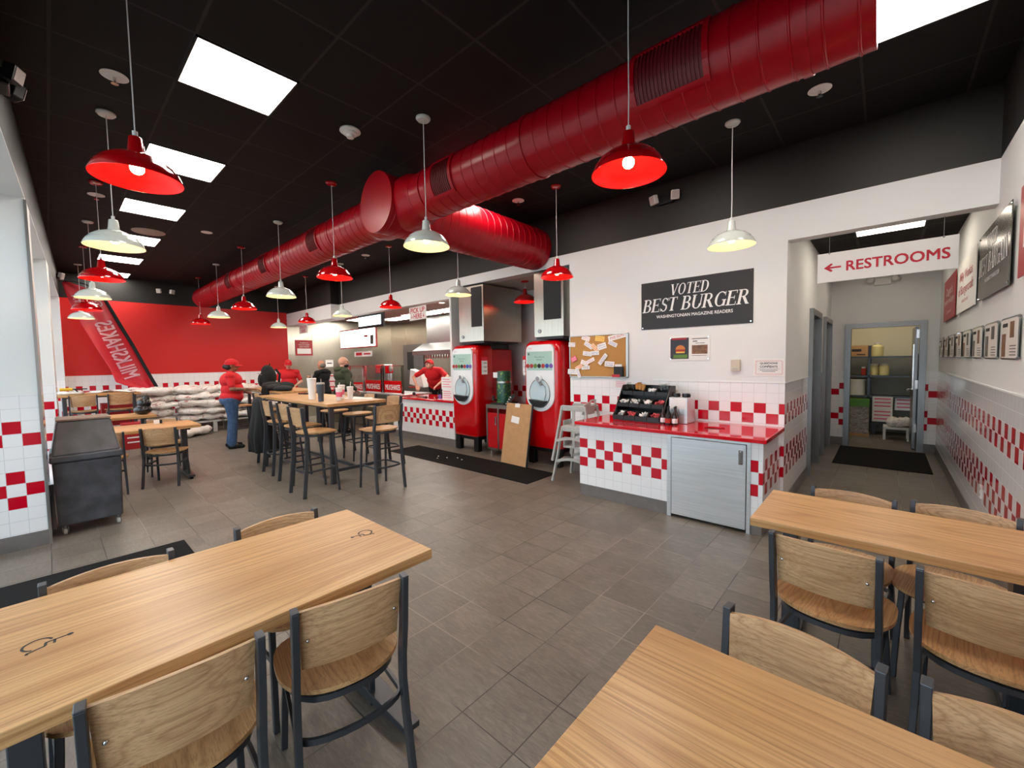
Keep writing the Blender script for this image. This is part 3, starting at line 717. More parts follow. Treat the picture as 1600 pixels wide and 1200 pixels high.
# ================================================================ CHAIRS, STOOLS, TABLES
def seat_bm(w, d, z, y0):
    # contoured plywood seat, rounded at the rear, flatter in front
    def outline(a):
        c, s_ = math.cos(a), math.sin(a); p = 3.2 if s_ > 0 else 2.3
        r = (abs(c) ** p + abs(s_) ** p) ** (-1 / p)
        return c * r * w / 2, s_ * r * d / 2
    m = MB(); n = 40; R = [0.0, 0.35, 0.62, 0.85, 0.97, 1.0]
    def zz(k, x, y): return z + 0.012 * k * k - 0.008 * (1 - k) - 0.010 * max(0, y / (d / 2)) ** 3
    top = [[(0, y0 + d / 2, zz(0, 0, 0))]]; vs = [(0, y0 + d / 2, z - 0.008)]; fs = []
    for k in R[1:]:
        for i in range(n):
            x, y = outline(2 * PI * i / n); vs.append((x * k, y0 + d / 2 + y * k, zz(k, x, y)))
    for i in range(n):
        x, y = outline(2 * PI * i / n); vs.append((x, y0 + d / 2 + y, zz(1, x, y) - 0.016))
    for i in range(n): vs.append((outline(2 * PI * i / n)[0] * 0.9, y0 + d / 2 + outline(2 * PI * i / n)[1] * 0.9, z - 0.012))
    vs.append((0, y0 + d / 2, z - 0.024)); L = len(R) + 1
    for i in range(n): fs.append((0, 1 + i, 1 + (i + 1) % n))
    for r in range(L - 1):
        for i in range(n): a, c = 1 + r * n, 1 + (r + 1) * n; fs.append((a + i, c + i, c + (i + 1) % n, a + (i + 1) % n))
    for i in range(n): fs.append((len(vs) - 1, 1 + (L - 1) * n + (i + 1) % n, 1 + (L - 1) * n + i))
    m.add(vs, fs); return m
def back_bm(w, z0, z1, y, bow, th=0.014, lean=0.0, taper=0.02):
    m = MB(); n = 14
    def f(t, s_, off):
        x = (t - 0.5) * (w - taper * (1 - s_)); bowv = bow * (1 - (2 * t - 1) ** 2)
        z = z0 + (z1 - z0) * s_ + (0.012 * (1 - (2 * t - 1) ** 2) if s_ > 0.99 else 0)
        return (x, y - bowv + lean * (s_ - 0.5) + off, z)
    vs = []; fs = []
    for off in (-th / 2, th / 2):
        for i in range(n + 1):
            for j in range(5): vs.append(f(i / n, j / 4, off))
    K = (n + 1) * 5
    for i in range(n):
        for j in range(4): a = i * 5 + j; fs.append((a, a + 5, a + 6, a + 1)); fs.append((K + a, K + a + 1, K + a + 6, K + a + 5))
        a = i * 5; fs.append((a, K + a, K + a + 5, a + 5)); a += 4; fs.append((a, a + 5, K + a + 5, K + a))
    for j in range(4): fs.append((j, j + 1, K + j + 1, K + j)); a = n * 5 + j; fs.append((a, K + a, K + a + 1, a + 1))
    return m.add(vs, fs)
def make_seat(name, H, zs, ring_z):
    """post-and-panel chair or stool; origin under the back posts, front towards +Y"""
    t = thing(name, '', 'chair' if H < 1 else 'bar stool', (0, 0, 0)); hw = 0.185
    seat_bm(0.44, 0.43, zs, 0.0).build('seat', M['oak_seat'], t, smooth=True, angle=50)
    bt = H - 0.012; bz = H - (0.225 if H < 1 else 0.22)
    back_bm(2 * hw - 0.02, bz, bt, 0.006, 0.030, lean=-0.03).build('backrest', M['oak_back'], t, smooth=True, angle=50)
    for sx in (-1, 1):
        m = MB(); x = sx * hw
        m.sweep([(x, -0.022, H), (x, -0.004, H - 0.2), (x, 0.016, zs + 0.02), (x, 0.02, zs - 0.08), (x * 1.02, 0.004, zs * 0.5), (x * 1.05, -0.035, 0.0)],
                [(-0.011, -0.021), (0.011, -0.021), (0.011, 0.021), (-0.011, 0.021)], up=(0, 1, 0))
        m.box(x - 0.0115, x + 0.0115, -0.044, 0.0, H - 0.001, H + 0.004)
        m.build('rear_leg', M['frame'], t, bevel=0.003)
        m = MB(); m.bar([(sx * 0.165, 0.345, zs - 0.02), (sx * 0.175, 0.375, zs * 0.5), (sx * 0.182, 0.40, 0)], 0.024, 0.024, up=(0, 1, 0))
        m.build('front_leg', M['frame'], t, bevel=0.003)
    m = MB(); pts = []
    for k in range(28):
        a = 2 * PI * k / 28; c, s_ = math.cos(a), math.sin(a); r = (abs(c) ** 2.6 + abs(s_) ** 2.6) ** (-1 / 2.6)
        pts.append((c * r * 0.182, 0.20 + s_ * r * 0.178, zs - 0.032))
    m.sweep(pts, [(-0.008, -0.011), (0.008, -0.011), (0.008, 0.011), (-0.008, 0.011)], closed=True); m.build('seat_frame', M['frame'], t, smooth=True)
    m = MB(); pts = [(-0.172, 0.37, ring_z)] + [(-0.184 * math.cos(PI * k / 12), 0.06 - 0.075 * math.sin(PI * k / 12) + 0.0, ring_z) for k in range(13)] + [(0.172, 0.37, ring_z)]
    m.sweep(pts, [(-0.006, -0.011), (0.006, -0.011), (0.006, 0.011), (-0.006, 0.011)], cap=True)
    if H > 1: m.bar([(-0.172, 0.375, ring_z), (0.172, 0.375, ring_z)], 0.02, 0.012)
    m.build('stretcher', M['frame'], t, smooth=True)
    for sx in (-1, 1): m = MB(); m.ball((sx * 0.148, -0.012, (bz + bt) / 2), (0.006, 0.004, 0.006), 8); m.build('screw', M['chrome'], t, smooth=True)
    return t
chair0 = stool0 = None
def chair(x, y, deg, label, group):
    global chair0
    if chair0 is None:
        chair0 = make_seat('dining_chair', 0.785, 0.447, 0.295); chair0.location = (x, y, 0); chair0.rotation_euler = (0, 0, D(deg)); chair0['label'] = label; chair0['group'] = group
    else: dup(chair0, (x, y, 0), D(deg), label, group)
def stool(x, y, deg, label, group):
    global stool0
    if stool0 is None:
        stool0 = make_seat('bar_stool', 1.07, 0.755, 0.30); stool0.location = (x, y, 0); stool0.rotation_euler = (0, 0, D(deg)); stool0['label'] = label; stool0['group'] = group
    else: dup(stool0, (x, y, 0), D(deg), label, group)
G = 'oak and charcoal dining chairs'
chair(-1.395, 0.195, 85, 'oak back dining chair in the lower left, nearest the camera at the left table', G)
chair(-1.385, 0.675, 79, 'oak back dining chair at the free corner of the left table, beside its metal foot', G)
chair(-2.315, 0.76, -90, 'dining chair on the far side of the left table, by the table end', G)
chair(-2.275, 0.13, -90, 'dining chair on the far side of the left table, over the black mat', G)
chair(-0.175, 1.375, 172.4, 'dining chair behind the bottom right table, near its corner', G)
chair(0.275, 1.345, 174, 'dining chair behind the bottom right table, against the right wall', G)
chair(-0.18, 2.17, -6, 'dining chair in front of the hallway side table, left one', G)
chair(0.30, 2.14, -5, 'dining chair in front of the hallway side table, right one by the wall', G)
chair(-0.13, 3.06, 172, 'dining chair behind the hallway side table, left one', G)
chair(0.31, 3.07, 170, 'dining chair behind the hallway side table, right one by the wall', G)
chair(-7.08, 0.93, 62, 'dining chair pulled out at an angle beside the dark trash cart', G)
chair(-7.06, 0.40, 84, 'dining chair half hidden behind the dark trash cart', G)
chair(-8.22, 1.12, -92, 'dining chair on the far side of the small window table, by its free end', G)
G2 = 'oak and charcoal bar stools'
stool(-5.25, 1.97, 2, 'bar stool nearest the camera at the near corner of the tall table', G2)
stool(-5.93, 2.08, 4, 'bar stool second from the near corner on the window side of the tall table', G2)
stool(-6.66, 2.10, 0, 'bar stool third from the near corner on the window side of the tall table', G2)
stool(-7.36, 2.24, 0, 'bar stool carrying a long black coat on its back', G2)
stool(-4.57, 2.78, 90, 'bar stool at the right end of the tall table facing left', G2)
stool(-5.78, 3.62, 180, 'bar stool behind the tall table, first from its right end', G2)
stool(-6.55, 3.64, 178, 'bar stool behind the tall table, second from its right end', G2)
stool(-7.35, 3.62, 182, 'bar stool behind the tall table, third from its right end', G2)
stool(-9.95, 2.45, 0, 'bar stool to the left of the standing worker in jeans', G2)
stool(-8.55, 2.55, 0, 'bar stool between the standing worker and the black coat', G2)
stool(-11.35, 0.42, 88, 'bar stool at the cluttered tall table under the leaning banner, left one', G2)
stool(-11.30, 0.94, 92, 'bar stool at the cluttered tall table under the leaning banner, right one', G2)

def dining_table(x0, x1, y0, y1, label, legs=True, cat='table', deg=0):
    long_y = (y1 - y0) > (x1 - x0); L = (y1 - y0) if long_y else (x1 - x0); W = (x1 - x0) if long_y else (y1 - y0)
    t = thing('dining_table', label, cat, ((x0 + x1) / 2, (y0 + y1) / 2, 0), (PI / 2 if long_y else 0) + D(deg), 'low oak tables')
    m = MB(); m.box(-L / 2, L / 2, -W / 2, W / 2, 0.718, 0.76); m.build('tabletop', M['oak'], t, bevel=0.003)
    for s_ in (-1, 1):
        x = s_ * (L / 2 - 0.14)
        m = MB(); m.box(x - 0.035, x + 0.035, -0.05, 0.05, 0.04, 0.70); m.box(x - 0.03, x + 0.03, -W / 2 + 0.08, W / 2 - 0.08, 0.69, 0.718)
        lg = m.build('leg', M['frame'], t, bevel=0.004)
        m = MB(); f = W / 2 + 0.02
        m.add([(x - 0.036, -f, 0.028), (x + 0.036, -f, 0.028), (x + 0.045, 0, 0.028), (x + 0.036, f, 0.028), (x - 0.036, f, 0.028), (x - 0.045, 0, 0.028),
               (x - 0.036, -f, 0.055), (x + 0.036, -f, 0.055), (x + 0.045, 0, 0.08), (x + 0.036, f, 0.055), (x - 0.036, f, 0.055), (x - 0.045, 0, 0.08)],
              [(0, 1, 2, 5), (5, 2, 3, 4), (6, 11, 8, 7), (11, 10, 9, 8), (0, 6, 7, 1), (1, 7, 8, 2), (2, 8, 9, 3), (3, 9, 10, 4), (4, 10, 11, 5), (5, 11, 6, 0)])
        m.build('foot_bar', M['frame'], lg, bevel=0.003)
        for sy in (-1, 1):
            m = MB(); m.cyl((x, sy * (f - 0.03), 0.0), (x, sy * (f - 0.03), 0.03), 0.02, 14); m.build('glide', M['black_rubber'], lg, smooth=True)
    return t
T1 = dining_table(-2.25, -1.47, -0.24, 1.09, 'oak table at the lower left with a wheelchair symbol at each end')
T2 = dining_table(-0.50, 0.59, 2.37, 2.965, 'oak table on the right side, next to the metal waste cabinet')
T3 = dining_table(-0.51, 0.59, 0.42, 1.215, 'oak table at the bottom right corner, closest to the camera')
dining_table(-8.02, -7.25, 0.08, 1.42, 'oak table behind the dark trash cart, first along the windows')
dining_table(-10.1, -9.38, 0.05, 1.22, 'oak table with a black bin bag on its end, second along the windows')
def access_symbol(parent, cx, sgn):
    # in the table's local frame (x runs along the table)
    m = MB(); z = 0.7606; k = 1.0
    def poly(pts, w):
        for (x0, y0), (x1, y1) in zip(pts, pts[1:]):
            d = Vector((x1 - x0, y1 - y0, 0)); nrm = Vector((-d.y, d.x, 0)).normalized() * w / 2
            a, b_ = Vector((x0, y0, z)), Vector((x1, y1, z)); m.add([a - nrm, b_ - nrm, b_ + nrm, a + nrm], [(0, 1, 2, 3)])
    S = lambda u, v: (cx - sgn * v * 0.072, -u * 0.072)
    arc = [S(-0.05 + 0.42 * math.cos(D(a)), -0.12 + 0.42 * math.sin(D(a))) for a in range(100, 345, 12)]
    poly(arc, 0.0065)
    poly([S(0.0, 0.75), S(0.05, 0.1)], 0.0065); poly([S(0.02, 0.38), S(0.34, 0.36)], 0.006); poly([S(0.05, 0.12), S(0.34, 0.10), S(0.5, -0.42)], 0.0065); poly([S(0.5, -0.42), S(0.62, -0.38)], 0.0065)
    c = S(0.0, 0.82); m.add([(c[0] + 0.008 * math.cos(2 * PI * i / 14), c[1] + 0.008 * math.sin(2 * PI * i / 14), z) for i in range(14)], [tuple(range(14))])
    m.build('wheelchair_symbol', M['ink'], parent)
access_symbol(T1, 0.555, 1); access_symbol(T1, -0.48, -1)

def tall_table(x0, x1, y0, y1, label):
    long_y = (y1 - y0) > (x1 - x0); L = (y1 - y0) if long_y else (x1 - x0); W = (x1 - x0) if long_y else (y1 - y0)
    t = thing('tall_table', label, 'bar table', ((x0 + x1) / 2, (y0 + y1) / 2, 0), PI / 2 if long_y else 0, 'tall oak tables')
    m = MB(); m.box(-L / 2, L / 2, -W / 2, W / 2, 1.03, 1.07); m.build('tabletop', M['oak'], t, bevel=0.003)
    for sx in (-1, 1):
        for sy in (-1, 1):
            x, y = sx * (L / 2 - 0.1), sy * (W / 2 - 0.09)
            m = MB(); m.box(x - 0.028, x + 0.028, y - 0.028, y + 0.028, 0, 1.0); m.build('leg', M['frame'], t, bevel=0.003)
    m = MB(); a, c = L / 2 - 0.1, W / 2 - 0.09
    for sx in (-1, 1): m.box(sx * a - 0.02, sx * a + 0.02, -c, c, 0.15, 0.19); m.box(sx * a - 0.03, sx * a + 0.03, -c - 0.03, c + 0.03, 0.99, 1.03)
    m.box(-a, a, -0.02, 0.02, 0.15, 0.19); m.box(-a, a, -c - 0.02, -c + 0.02, 1.0, 1.03); m.box(-a, a, c - 0.02, c + 0.02, 1.0, 1.03)
    m.build('lower_frame', M['frame'], t, bevel=0.002)
tall_table(-7.95, -5.30, 2.36, 3.20, 'tall oak table with drink cups, ringed by bar stools')
tall_table(-10.9, -8.55, 2.95, 3.75, 'tall oak table holding the black backpack, beside the standing worker')
tall_table(-12.3, -11.55, 0.08, 1.27, 'tall oak table cluttered with tools and paper under the leaning banner')

# mats
def mat_(x0, x1, y0, y1, label):
    m = MB(); m.box(x0, x1, y0, y1, 0.0, 0.009); o = m.build('floor_mat', M['black_rubber'], bevel=0.003); tag(o, label, 'floor mat', 'black rubber floor mats')
mat_(-6.62, -3.39, 4.03, 4.66, 'long black rubber mat in front of the red soda machines')
mat_(-4.72, -2.7, -0.36, 0.75, 'black rubber mat behind the lower left table')
mat_(-0.56, 0.50, 7.69, 9.25, 'black rubber mat in the restroom hallway')
crumbs = MB()
for x, y in ((-5.55, 4.30), (-5.35, 4.32), (-5.2, 4.42), (-5.05, 4.38), (-5.45, 4.2)): crumbs.ball((x, y, 0.012), (0.014, 0.01, 0.006), 6)
tag(crumbs.build('food_crumbs', M['paper']), 'a few pale crumbs scattered on the mat before the soda machines', 'crumbs', kind='stuff')

# ================================================================ DRINKS STATION COUNTER
def plate_hole(m, x0, x1, y0, y1, z0, z1, cx, cy, r, n=24):
    P = [(cx + r * math.cos(2 * PI * i / n), cy + r * math.sin(2 * PI * i / n)) for i in range(n)]
    def edge(a):
        c, s_ = math.cos(a), math.sin(a); k = 1e9
        if c > 1e-6: k = min(k, (x1 - cx) / c)
        if c < -1e-6: k = min(k, (x0 - cx) / c)
        if s_ > 1e-6: k = min(k, (y1 - cy) / s_)
        if s_ < -1e-6: k = min(k, (y0 - cy) / s_)
        return (cx + k * c, cy + k * s_)
    A = sorted(set([2 * PI * i / n for i in range(n)] + [math.atan2(y - cy, x - cx) % (2 * PI) for x in (x0, x1) for y in (y0, y1)]))
    I = [(cx + r * math.cos(a), cy + r * math.sin(a)) for a in A]; O = [edge(a) for a in A]; k = len(A)
    vs = [(x, y, z) for z in (z1, z0) for x, y in I + O]; fs = []
    for i in range(k):
        j = (i + 1) % k
        fs += [(i, k + i, k + j, j), (2 * k + i, 2 * k + j, 3 * k + j, 3 * k + i), (i, j, 2 * k + j, 2 * k + i), (k + i, 3 * k + i, 3 * k + j, k + j)]
    m.add(vs, fs)
t = thing('drinks_station_counter', 'white tiled counter with red checker bands and a red top, under the large black sign', 'counter', (0, 0, 0))
m = MB(); z1 = 0.83
m.k = 0; m.box(-2.65, -1.615, 4.12, 4.16, 0.135, z1); m.k = 1; m.box(-2.65, -2.61, 4.16, 4.94, 0.135, z1); m.k = 2; m.box(-2.645, -1.615, 4.126, 4.17, 0, 0.135); m.box(-2.645, -2.62, 4.17, 4.93, 0, 0.135)
m.build('tiled_front', [M['tile_counter'], M['tile_side'], M['base']], t)
m = MB(); m.k = 0; m.box(-0.87, -0.775, 4.12, 4.16, 0.135, z1); m.k = 1; m.box(-0.815, -0.775, 4.16, 4.94, 0.135, z1); m.k = 2; m.box(-0.87, -0.78, 4.126, 4.17, 0, 0.135); m.box(-0.81, -0.78, 4.17, 4.93, 0, 0.135)
m.build('tiled_end', [M['tile_counter'], M['tile_side'], M['base']], t)
m = MB(); plate_hole(m, -2.70, -0.745, 4.085, 4.94, z1, 0.868, -1.28, 4.50, 0.10); m.build('counter_top', M['red_quartz'], t, bevel=0.006, seg=3)
m = MB(); m.lathe([(0.10, 0), (0.10, -0.2), (0.0, -0.2)], 24, TR((-1.28, 4.50, 0.85))); m.build('waste_chute', M['duct_dark'], t, smooth=True)
m = MB(); f = (4.112, 4.15)
m.box(-1.615, -1.575, *f, 0.0, z1 - 0.002); m.box(-0.90, -0.87, *f, 0.0, z1 - 0.002); m.box(-1.575, -0.90, *f, 0.805, z1 - 0.002); fr = m.build('door_frame', M['steel_h'], t)
m = MB(); m.box(-1.57, -0.905, 4.105, 4.13, 0.03, 0.80); dr = m.build('door', M['steel_h'], t, bevel=0.003)
m = MB(); m.box(-0.965, -0.93, 4.092, 4.105, 0.62, 0.75); m.bar([(-0.948, 4.085, 0.63), (-0.948, 4.085, 0.74)], 0.012, 0.014); m.build('handle', M['chrome'], dr, bevel=0.004)
m = MB(); m.box(-1.6, -0.89, 4.3, 4.34, 0, 0.8); m.build('inner_panel', M['black_plastic'], t)

# ---------------------------------------------------------------- condiment rack
rk = thing('condiment_rack', 'three tier black rack of bins holding sachets and cups on the red counter', 'condiment rack', (-2.12, 4.50, 0.869), D(-3))
m = MB()
for s_ in (-1, 1): m.prism([(0, 0), (0.34, 0), (0.34, 0.40), (0.22, 0.40), (0.1, 0.22), (0, 0.05)], -0.006, 0.006, Matrix.Translation(Vector((s_ * 0.30, 0, 0))) @ Euler((0, 0, PI / 2)).to_matrix().to_4x4())
m.box(-0.30, 0.30, 0.33, 0.34, 0, 0.40); m.box(-0.30, 0.30, 0, 0.34, 0, 0.012); m.build('frame', M['black_plastic'], rk)
cols = [['paper', 'pink_packet', 'paper', 'pink_packet'], ['white_plastic', 'white_plastic', 'white_plastic', 'pink_packet'], ['clear', 'cork', 'paper', 'clear']]
for r in range(3):
    for c in range(4):
        x0 = -0.29 + c * 0.145; y0 = -0.03 + r * 0.11; z0 = 0.015 + r * 0.135
        m = MB(); w = 0.139; d = 0.13; a = 0.006
        m.box(x0, x0 + w, y0, y0 + d, z0, z0 + a); m.box(x0, x0 + w, y0 - 0.012, y0, z0, z0 + 0.045); m.box(x0, x0 + w, y0 + d, y0 + d + a, z0, z0 + 0.09)
        for q in (x0, x0 + w - a):
            m.prism([(y0 - 0.01, z0), (y0 + d, z0), (y0 + d, z0 + 0.09), (y0 + 0.04, z0 + 0.09), (y0 - 0.01, z0 + 0.045)], 0, a, Matrix(((0, 1, 0, q), (1, 0, 0, 0), (0, 0, 1, 0), (0, 0, 0, 1))))
        m.build('bin', M['black_plastic'], rk)
        m = MB(); rr = random.Random(r * 4 + c)
        if r == 2 and c in (0, 1, 3):
            for k in range(5): m.lathe([(0.0, 0), (0.02, 0), (0.026, 0.07), (0.024, 0.07)], 10, TR((x0 + 0.03 + 0.04 * (k % 3), y0 + 0.04 + 0.05 * (k // 3), z0 + 0.05 + rr.random() * 0.03)))
        else:
            for k in range(16): m.cbox((x0 + 0.02 + rr.random() * 0.1, y0 + 0.02 + rr.random() * 0.09, z0 + 0.035 + rr.random() * 0.04), (0.045, 0.03, 0.006), (rr.random() * 2 - 1, rr.random() * 2 - 1, rr.random() * 3))
        T = Matrix.Translation(rk.location) @ Euler((0, 0, D(-3))).to_matrix().to_4x4()
        o = m.build('sachets' if not (r == 2 and c in (0, 1, 3)) else 'portion_cups', M[cols[r][c]]); o.matrix_world = T
        tag(o, 'loose %s heaped in the black rack, %s tier, %s bin from the left' % (['sugar sachets', 'sauce sachets', 'cups and stirrers'][r], ['bottom', 'middle', 'top'][r], ORD[c]), 'condiments', 'condiments in the rack bins', 'stuff')
for k, (x, y) in enumerate(((-1.80, 4.47), (-1.735, 4.44), (-1.67, 4.46), (-1.76, 4.52), (-1.69, 4.54))):
    t = thing('sauce_bottle', 'dark %s glass bottle with a label, %s' % ('sauce', ['left front one of the cluster', 'middle front one of the cluster', 'right front one of the cluster', 'left rear one of the cluster', 'right rear one of the cluster'][k]), 'bottle', (x, y, 0.869), 0, 'sauce bottles beside the condiment rack')
    m = MB(); m.lathe([(0, 0), (0.028, 0), (0.029, 0.01), (0.029, 0.085), (0.022, 0.115), (0.011, 0.145), (0.0105, 0.175), (0, 0.175)], 18); m.build('bottle_body', M['ink'] if k % 2 else plain('dark_brown_sauce', (50, 24, 18), 0.15), t, smooth=True)
    m = MB(); m.lathe([(0.0298, 0.02), (0.0298, 0.07)], 18, cap=False); m.build('label', M['paper'] if k in (0, 2) else M['tomato'], t, smooth=True)
    m = MB(); m.cyl((0, 0, 0.172), (0, 0, 0.195), 0.0125, 14); m.build('cap', M['black_plastic'], t)
t = thing('napkin_dispenser', 'tall white and steel napkin dispenser behind the sauce bottles', 'dispenser', (-1.68, 4.70, 0.869))
m = MB(); m.box(-0.10, 0.10, -0.12, 0.12, 0, 0.285); m.build('body', M['steel_h'], t, bevel=0.006)
m = MB(); m.box(-0.085, 0.085, -0.124, -0.12, 0.16, 0.275); m.build('label', M['paper'], t)
m = MB()
for x in (-0.055, 0.055): m.lathe([(0.02, 0), (0.042, 0), (0.045, 0.02), (0.04, 0.04), (0.02, 0.04)], 18, TR((x, -0.02, 0.285)))
m.build('lid_rings', M['black_plastic'], t, smooth=True)

# ================================================================ SERVICE COUNTER (kitchen side)
t = thing('service_counter', 'white tiled pickup counter with red checker rows and red top, left of the soda machines', 'counter', (0, 0, 0))
m = MB(); m.k = 0; m.box(-7.95, -5.91, 4.97, 5.01, 0.15, 0.83); m.k = 1; m.box(-7.95, -7.91, 5.01, 5.75, 0.15, 0.83); m.k = 2; m.box(-7.94, -5.91, 4.985, 5.03, 0, 0.15)
m.build('tiled_body', [M['tile_service'], M['steel'], M['base']], t)
m = MB(); m.box(-8.0, -5.91, 4.93, 5.75, 0.83, 0.868); m.build('counter_top', M['red_quartz'], t, bevel=0.006)
for k, (x, z, h, lab) in enumerate(((-6.14, 0.869, 0.20, 'lower printed white carton at the right end of the pickup counter'), (-6.16, 1.070, 0.23, 'upper printed white carton stacked at the right end of the pickup counter'))):
    t = thing('printed_carton', lab, 'carton', (x, 5.12, z), D(4), 'printed cartons on the pickup counter')
    m = MB(); m.box(-0.15, 0.15, -0.11, 0.11, 0, h); m.build('box', M['paper'], t, bevel=0.003)
    m = MB(); T = Matrix.Translation(Vector((0, -0.1108, 0)))
    for q in range(4): m.box(-0.12, 0.12 - 0.05 * (q % 2), -0.1112, -0.1105, h * (0.2 + 0.2 * q), h * (0.2 + 0.2 * q) + 0.012)
    m.build('print', M['ink_pink'], t)
t = thing('card_holder', 'small purple card stand on the red pickup counter', 'card stand', (-6.42, 5.05, 0.868), D(-6))
m = MB(); m.box(-0.045, 0.045, -0.008, 0.008, 0, 0.09); m.build('card', M['purple'], t)
m = MB(); m.box(-0.05, 0.05, -0.03, 0.03, 0, 0.008); m.build('base', M['white_plastic'], t)
t = thing('microphone', 'small black round headed microphone on the red pickup counter', 'microphone', (-7.35, 5.1, 0.868))
m = MB(); m.ball((0, 0, 0.07), 0.035, 10); m.build('head', M['black_plastic'], t, smooth=True)
m = MB(); m.tube([(0, 0, 0.05), (0.1, 0.03, 0.012), (0.3, 0.05, 0.012)], 0.009, 8); m.cyl((0.28, 0.05, 0), (0.36, 0.05, 0.0), 0.03); m.build('stand', M['black_plastic'], t, smooth=True)
t = thing('order_terminal', 'white touch terminal tilted on the pickup counter in front of the bending worker', 'terminal', (-6.85, 5.45, 0.868), D(-35))
m = MB(); m.box(-0.17, 0.17, -0.01, 0.02, 0, 0.30, TR((0, 0, 0.1), 0, -0.4)); m.build('screen_housing', M['white_plastic'], t, bevel=0.01)
m = MB(); m.box(-0.14, 0.14, 0.021, 0.024, 0.03, 0.27, TR((0, 0, 0.1), 0, -0.4)); m.build('screen', M['mach_recess'], t)
m = MB(); m.box(-0.1, 0.1, -0.1, 0.1, 0, 0.02); m.box(-0.03, 0.03, -0.03, 0.03, 0.02, 0.16); m.build('stand', M['black_plastic'], t)
t = thing('label_printer', 'dark grey boxy printer beside the white cartons on the pickup counter', 'printer', (-6.45, 5.5, 0.868))
m = MB(); m.box(-0.12, 0.12, -0.12, 0.12, 0, 0.28); m.build('body', plain('grey_brown_metal', (112, 104, 92), 0.4), t, bevel=0.006)
m = MB(); m.box(-0.09, 0.09, -0.13, -0.12, 0.04, 0.08); m.build('paper_slot', M['ink'], t)

# ---------------------------------------------------------------- kitchen line
t = thing('kitchen_work_counter', 'long steel kitchen counter behind the glass guards', 'counter', (0, 0, 0))
m = MB(); m.box(-10.95, -8.05, 5.25, 6.1, 0.84, 0.87); m.build('worktop', M['steel_h'], t, bevel=0.004)
m = MB(); m.box(-10.9, -8.1, 5.28, 5.32, 0.05, 0.84); m.box(-8.14, -8.1, 5.32, 6.05, 0.05, 0.84); m.box(-10.9, -10.86, 5.32, 6.05, 0.05, 0.84); m.build('front_panel', M['steel'], t)
m = MB()
for x in (-10.8, -8.2):
    for y in (5.4, 6.0): m.cyl((x, y, 0), (x, y, 0.1), 0.025, 10)
m.build('feet', M['chrome'], t)
t = thing('register_counter', 'steel and red order counter behind the customers', 'counter', (0, 0, 0))
m = MB(); m.box(-12.0, -11.05, 5.0, 5.6, 0.86, 0.90); m.build('counter_top', M['red_quartz'], t, bevel=0.005)
m = MB(); m.box(-11.97, -11.08, 5.03, 5.57, 0, 0.86); m.build('body', M['steel'], t)
for k, (x0, x1, z0, z1) in enumerate(((-10.65, -9.86, 0.87, 1.10), (-9.82, -8.99, 0.87, 1.16), (-8.95, -8.12, 0.87, 1.16))):
    lab = 'glass guard over a red MILKSHAKES panel on the kitchen counter, %s one' % ['left', 'middle', 'right'][k]
    t = thing('milkshake_guard', lab, 'counter guard', ((x0 + x1) / 2, 5.36, 0.872), 0, 'glass guards with red milkshake panels'); h = (x1 - x0) / 2
    m = MB(); m.box(-h, -h + 0.05, -0.02, 0.02, 0, 0.66); m.box(h - 0.05, h, -0.02, 0.02, 0, 0.66); m.box(-h, h, -0.012, 0.012, 0.645, 0.66); m.build('posts', M['chrome'], t)
    m = MB(); m.box(-h + 0.05, h - 0.05, -0.004, 0.004, z1 - 0.86, 0.645); m.build('glass', M['glass'], t)
    m = MB(); m.box(-h + 0.05, h - 0.05, -0.02, -0.01, 0.02, z1 - 0.86); p = m.build('red_panel', M['mach_red'], t)
    m = MB(); m.text('MILKSHAKES', 0.62, 0.12, 0, (z1 - 0.86) / 2, -0.0212, 0, 0.02); m.build('lettering', M['letter_white'], p)
def cup(x, y, z, h, r, label, mat='paper', band='ink_pink', lid='white_plastic', straw=True, group='paper drink cups'):
    t = thing('drink_cup', label, 'cup', (x, y, z), 0, group)
    m = MB(); m.lathe([(0, 0), (r * 0.72, 0), (r, h), (0, h)], 20); m.build('cup_body', M[mat], t, smooth=True)
    if band: m = MB(); m.lathe([(r * 0.815, h * 0.3), (r * 0.925, h * 0.7)], 20, TR((0, 0, 0))); m.build('printed_band', M[band], t, smooth=True)
    m = MB(); m.lathe([(0, h + 0.012), (r * 0.9, h + 0.012), (r * 1.06, h + 0.004), (r * 1.06, h - 0.008), (r, h - 0.008)], 20); m.build('lid', M[lid], t, smooth=True)
    if straw: m = MB(); m.tube([(0, 0, h), (0.012, 0.005, h + 0.08)], 0.004, 6); m.build('straw', M['white_plastic'], t)
    return t
cup(-6.28, 2.58, 1.071, 0.30, 0.062, 'tallest white drink cup on the tall table, left of the grey tumbler', band=None)
cup(-6.02, 2.90, 1.071, 0.19, 0.05, 'pink and white drink cup on the tall table behind the two front cups', straw=False)
cup(-5.72, 2.72, 1.071, 0.17, 0.048, 'pink and white drink cup on the tall table right of the grey tumbler')
cup(-5.83, 2.94, 1.071, 0.17, 0.046, 'white drink cup on the tall table half hidden behind the pink ones', band=None)
cup(-10.35, 3.45, 1.071, 0.15, 0.045, 'red and white drink cup on the backpack table', band='ink_red')
t = thing('steel_tumbler', 'large slate grey insulated tumbler with a straw on the tall table', 'tumbler', (-5.80, 2.50, 1.071))
m = MB(); m.lathe([(0, 0), (0.036, 0), (0.038, 0.10), (0.052, 0.125), (0.055, 0.24), (0, 0.24)], 24); m.build('body', M['tumbler'], t, smooth=True, angle=50)
m = MB(); m.lathe([(0.0, 0.262), (0.05, 0.26), (0.056, 0.238), (0.05, 0.238)], 24); m.tube([(0.02, 0, 0.26), (0.022, 0, 0.31)], 0.004, 6); m.build('lid', plain('smoky_lid', (176, 166, 160), 0.3), t, smooth=True)
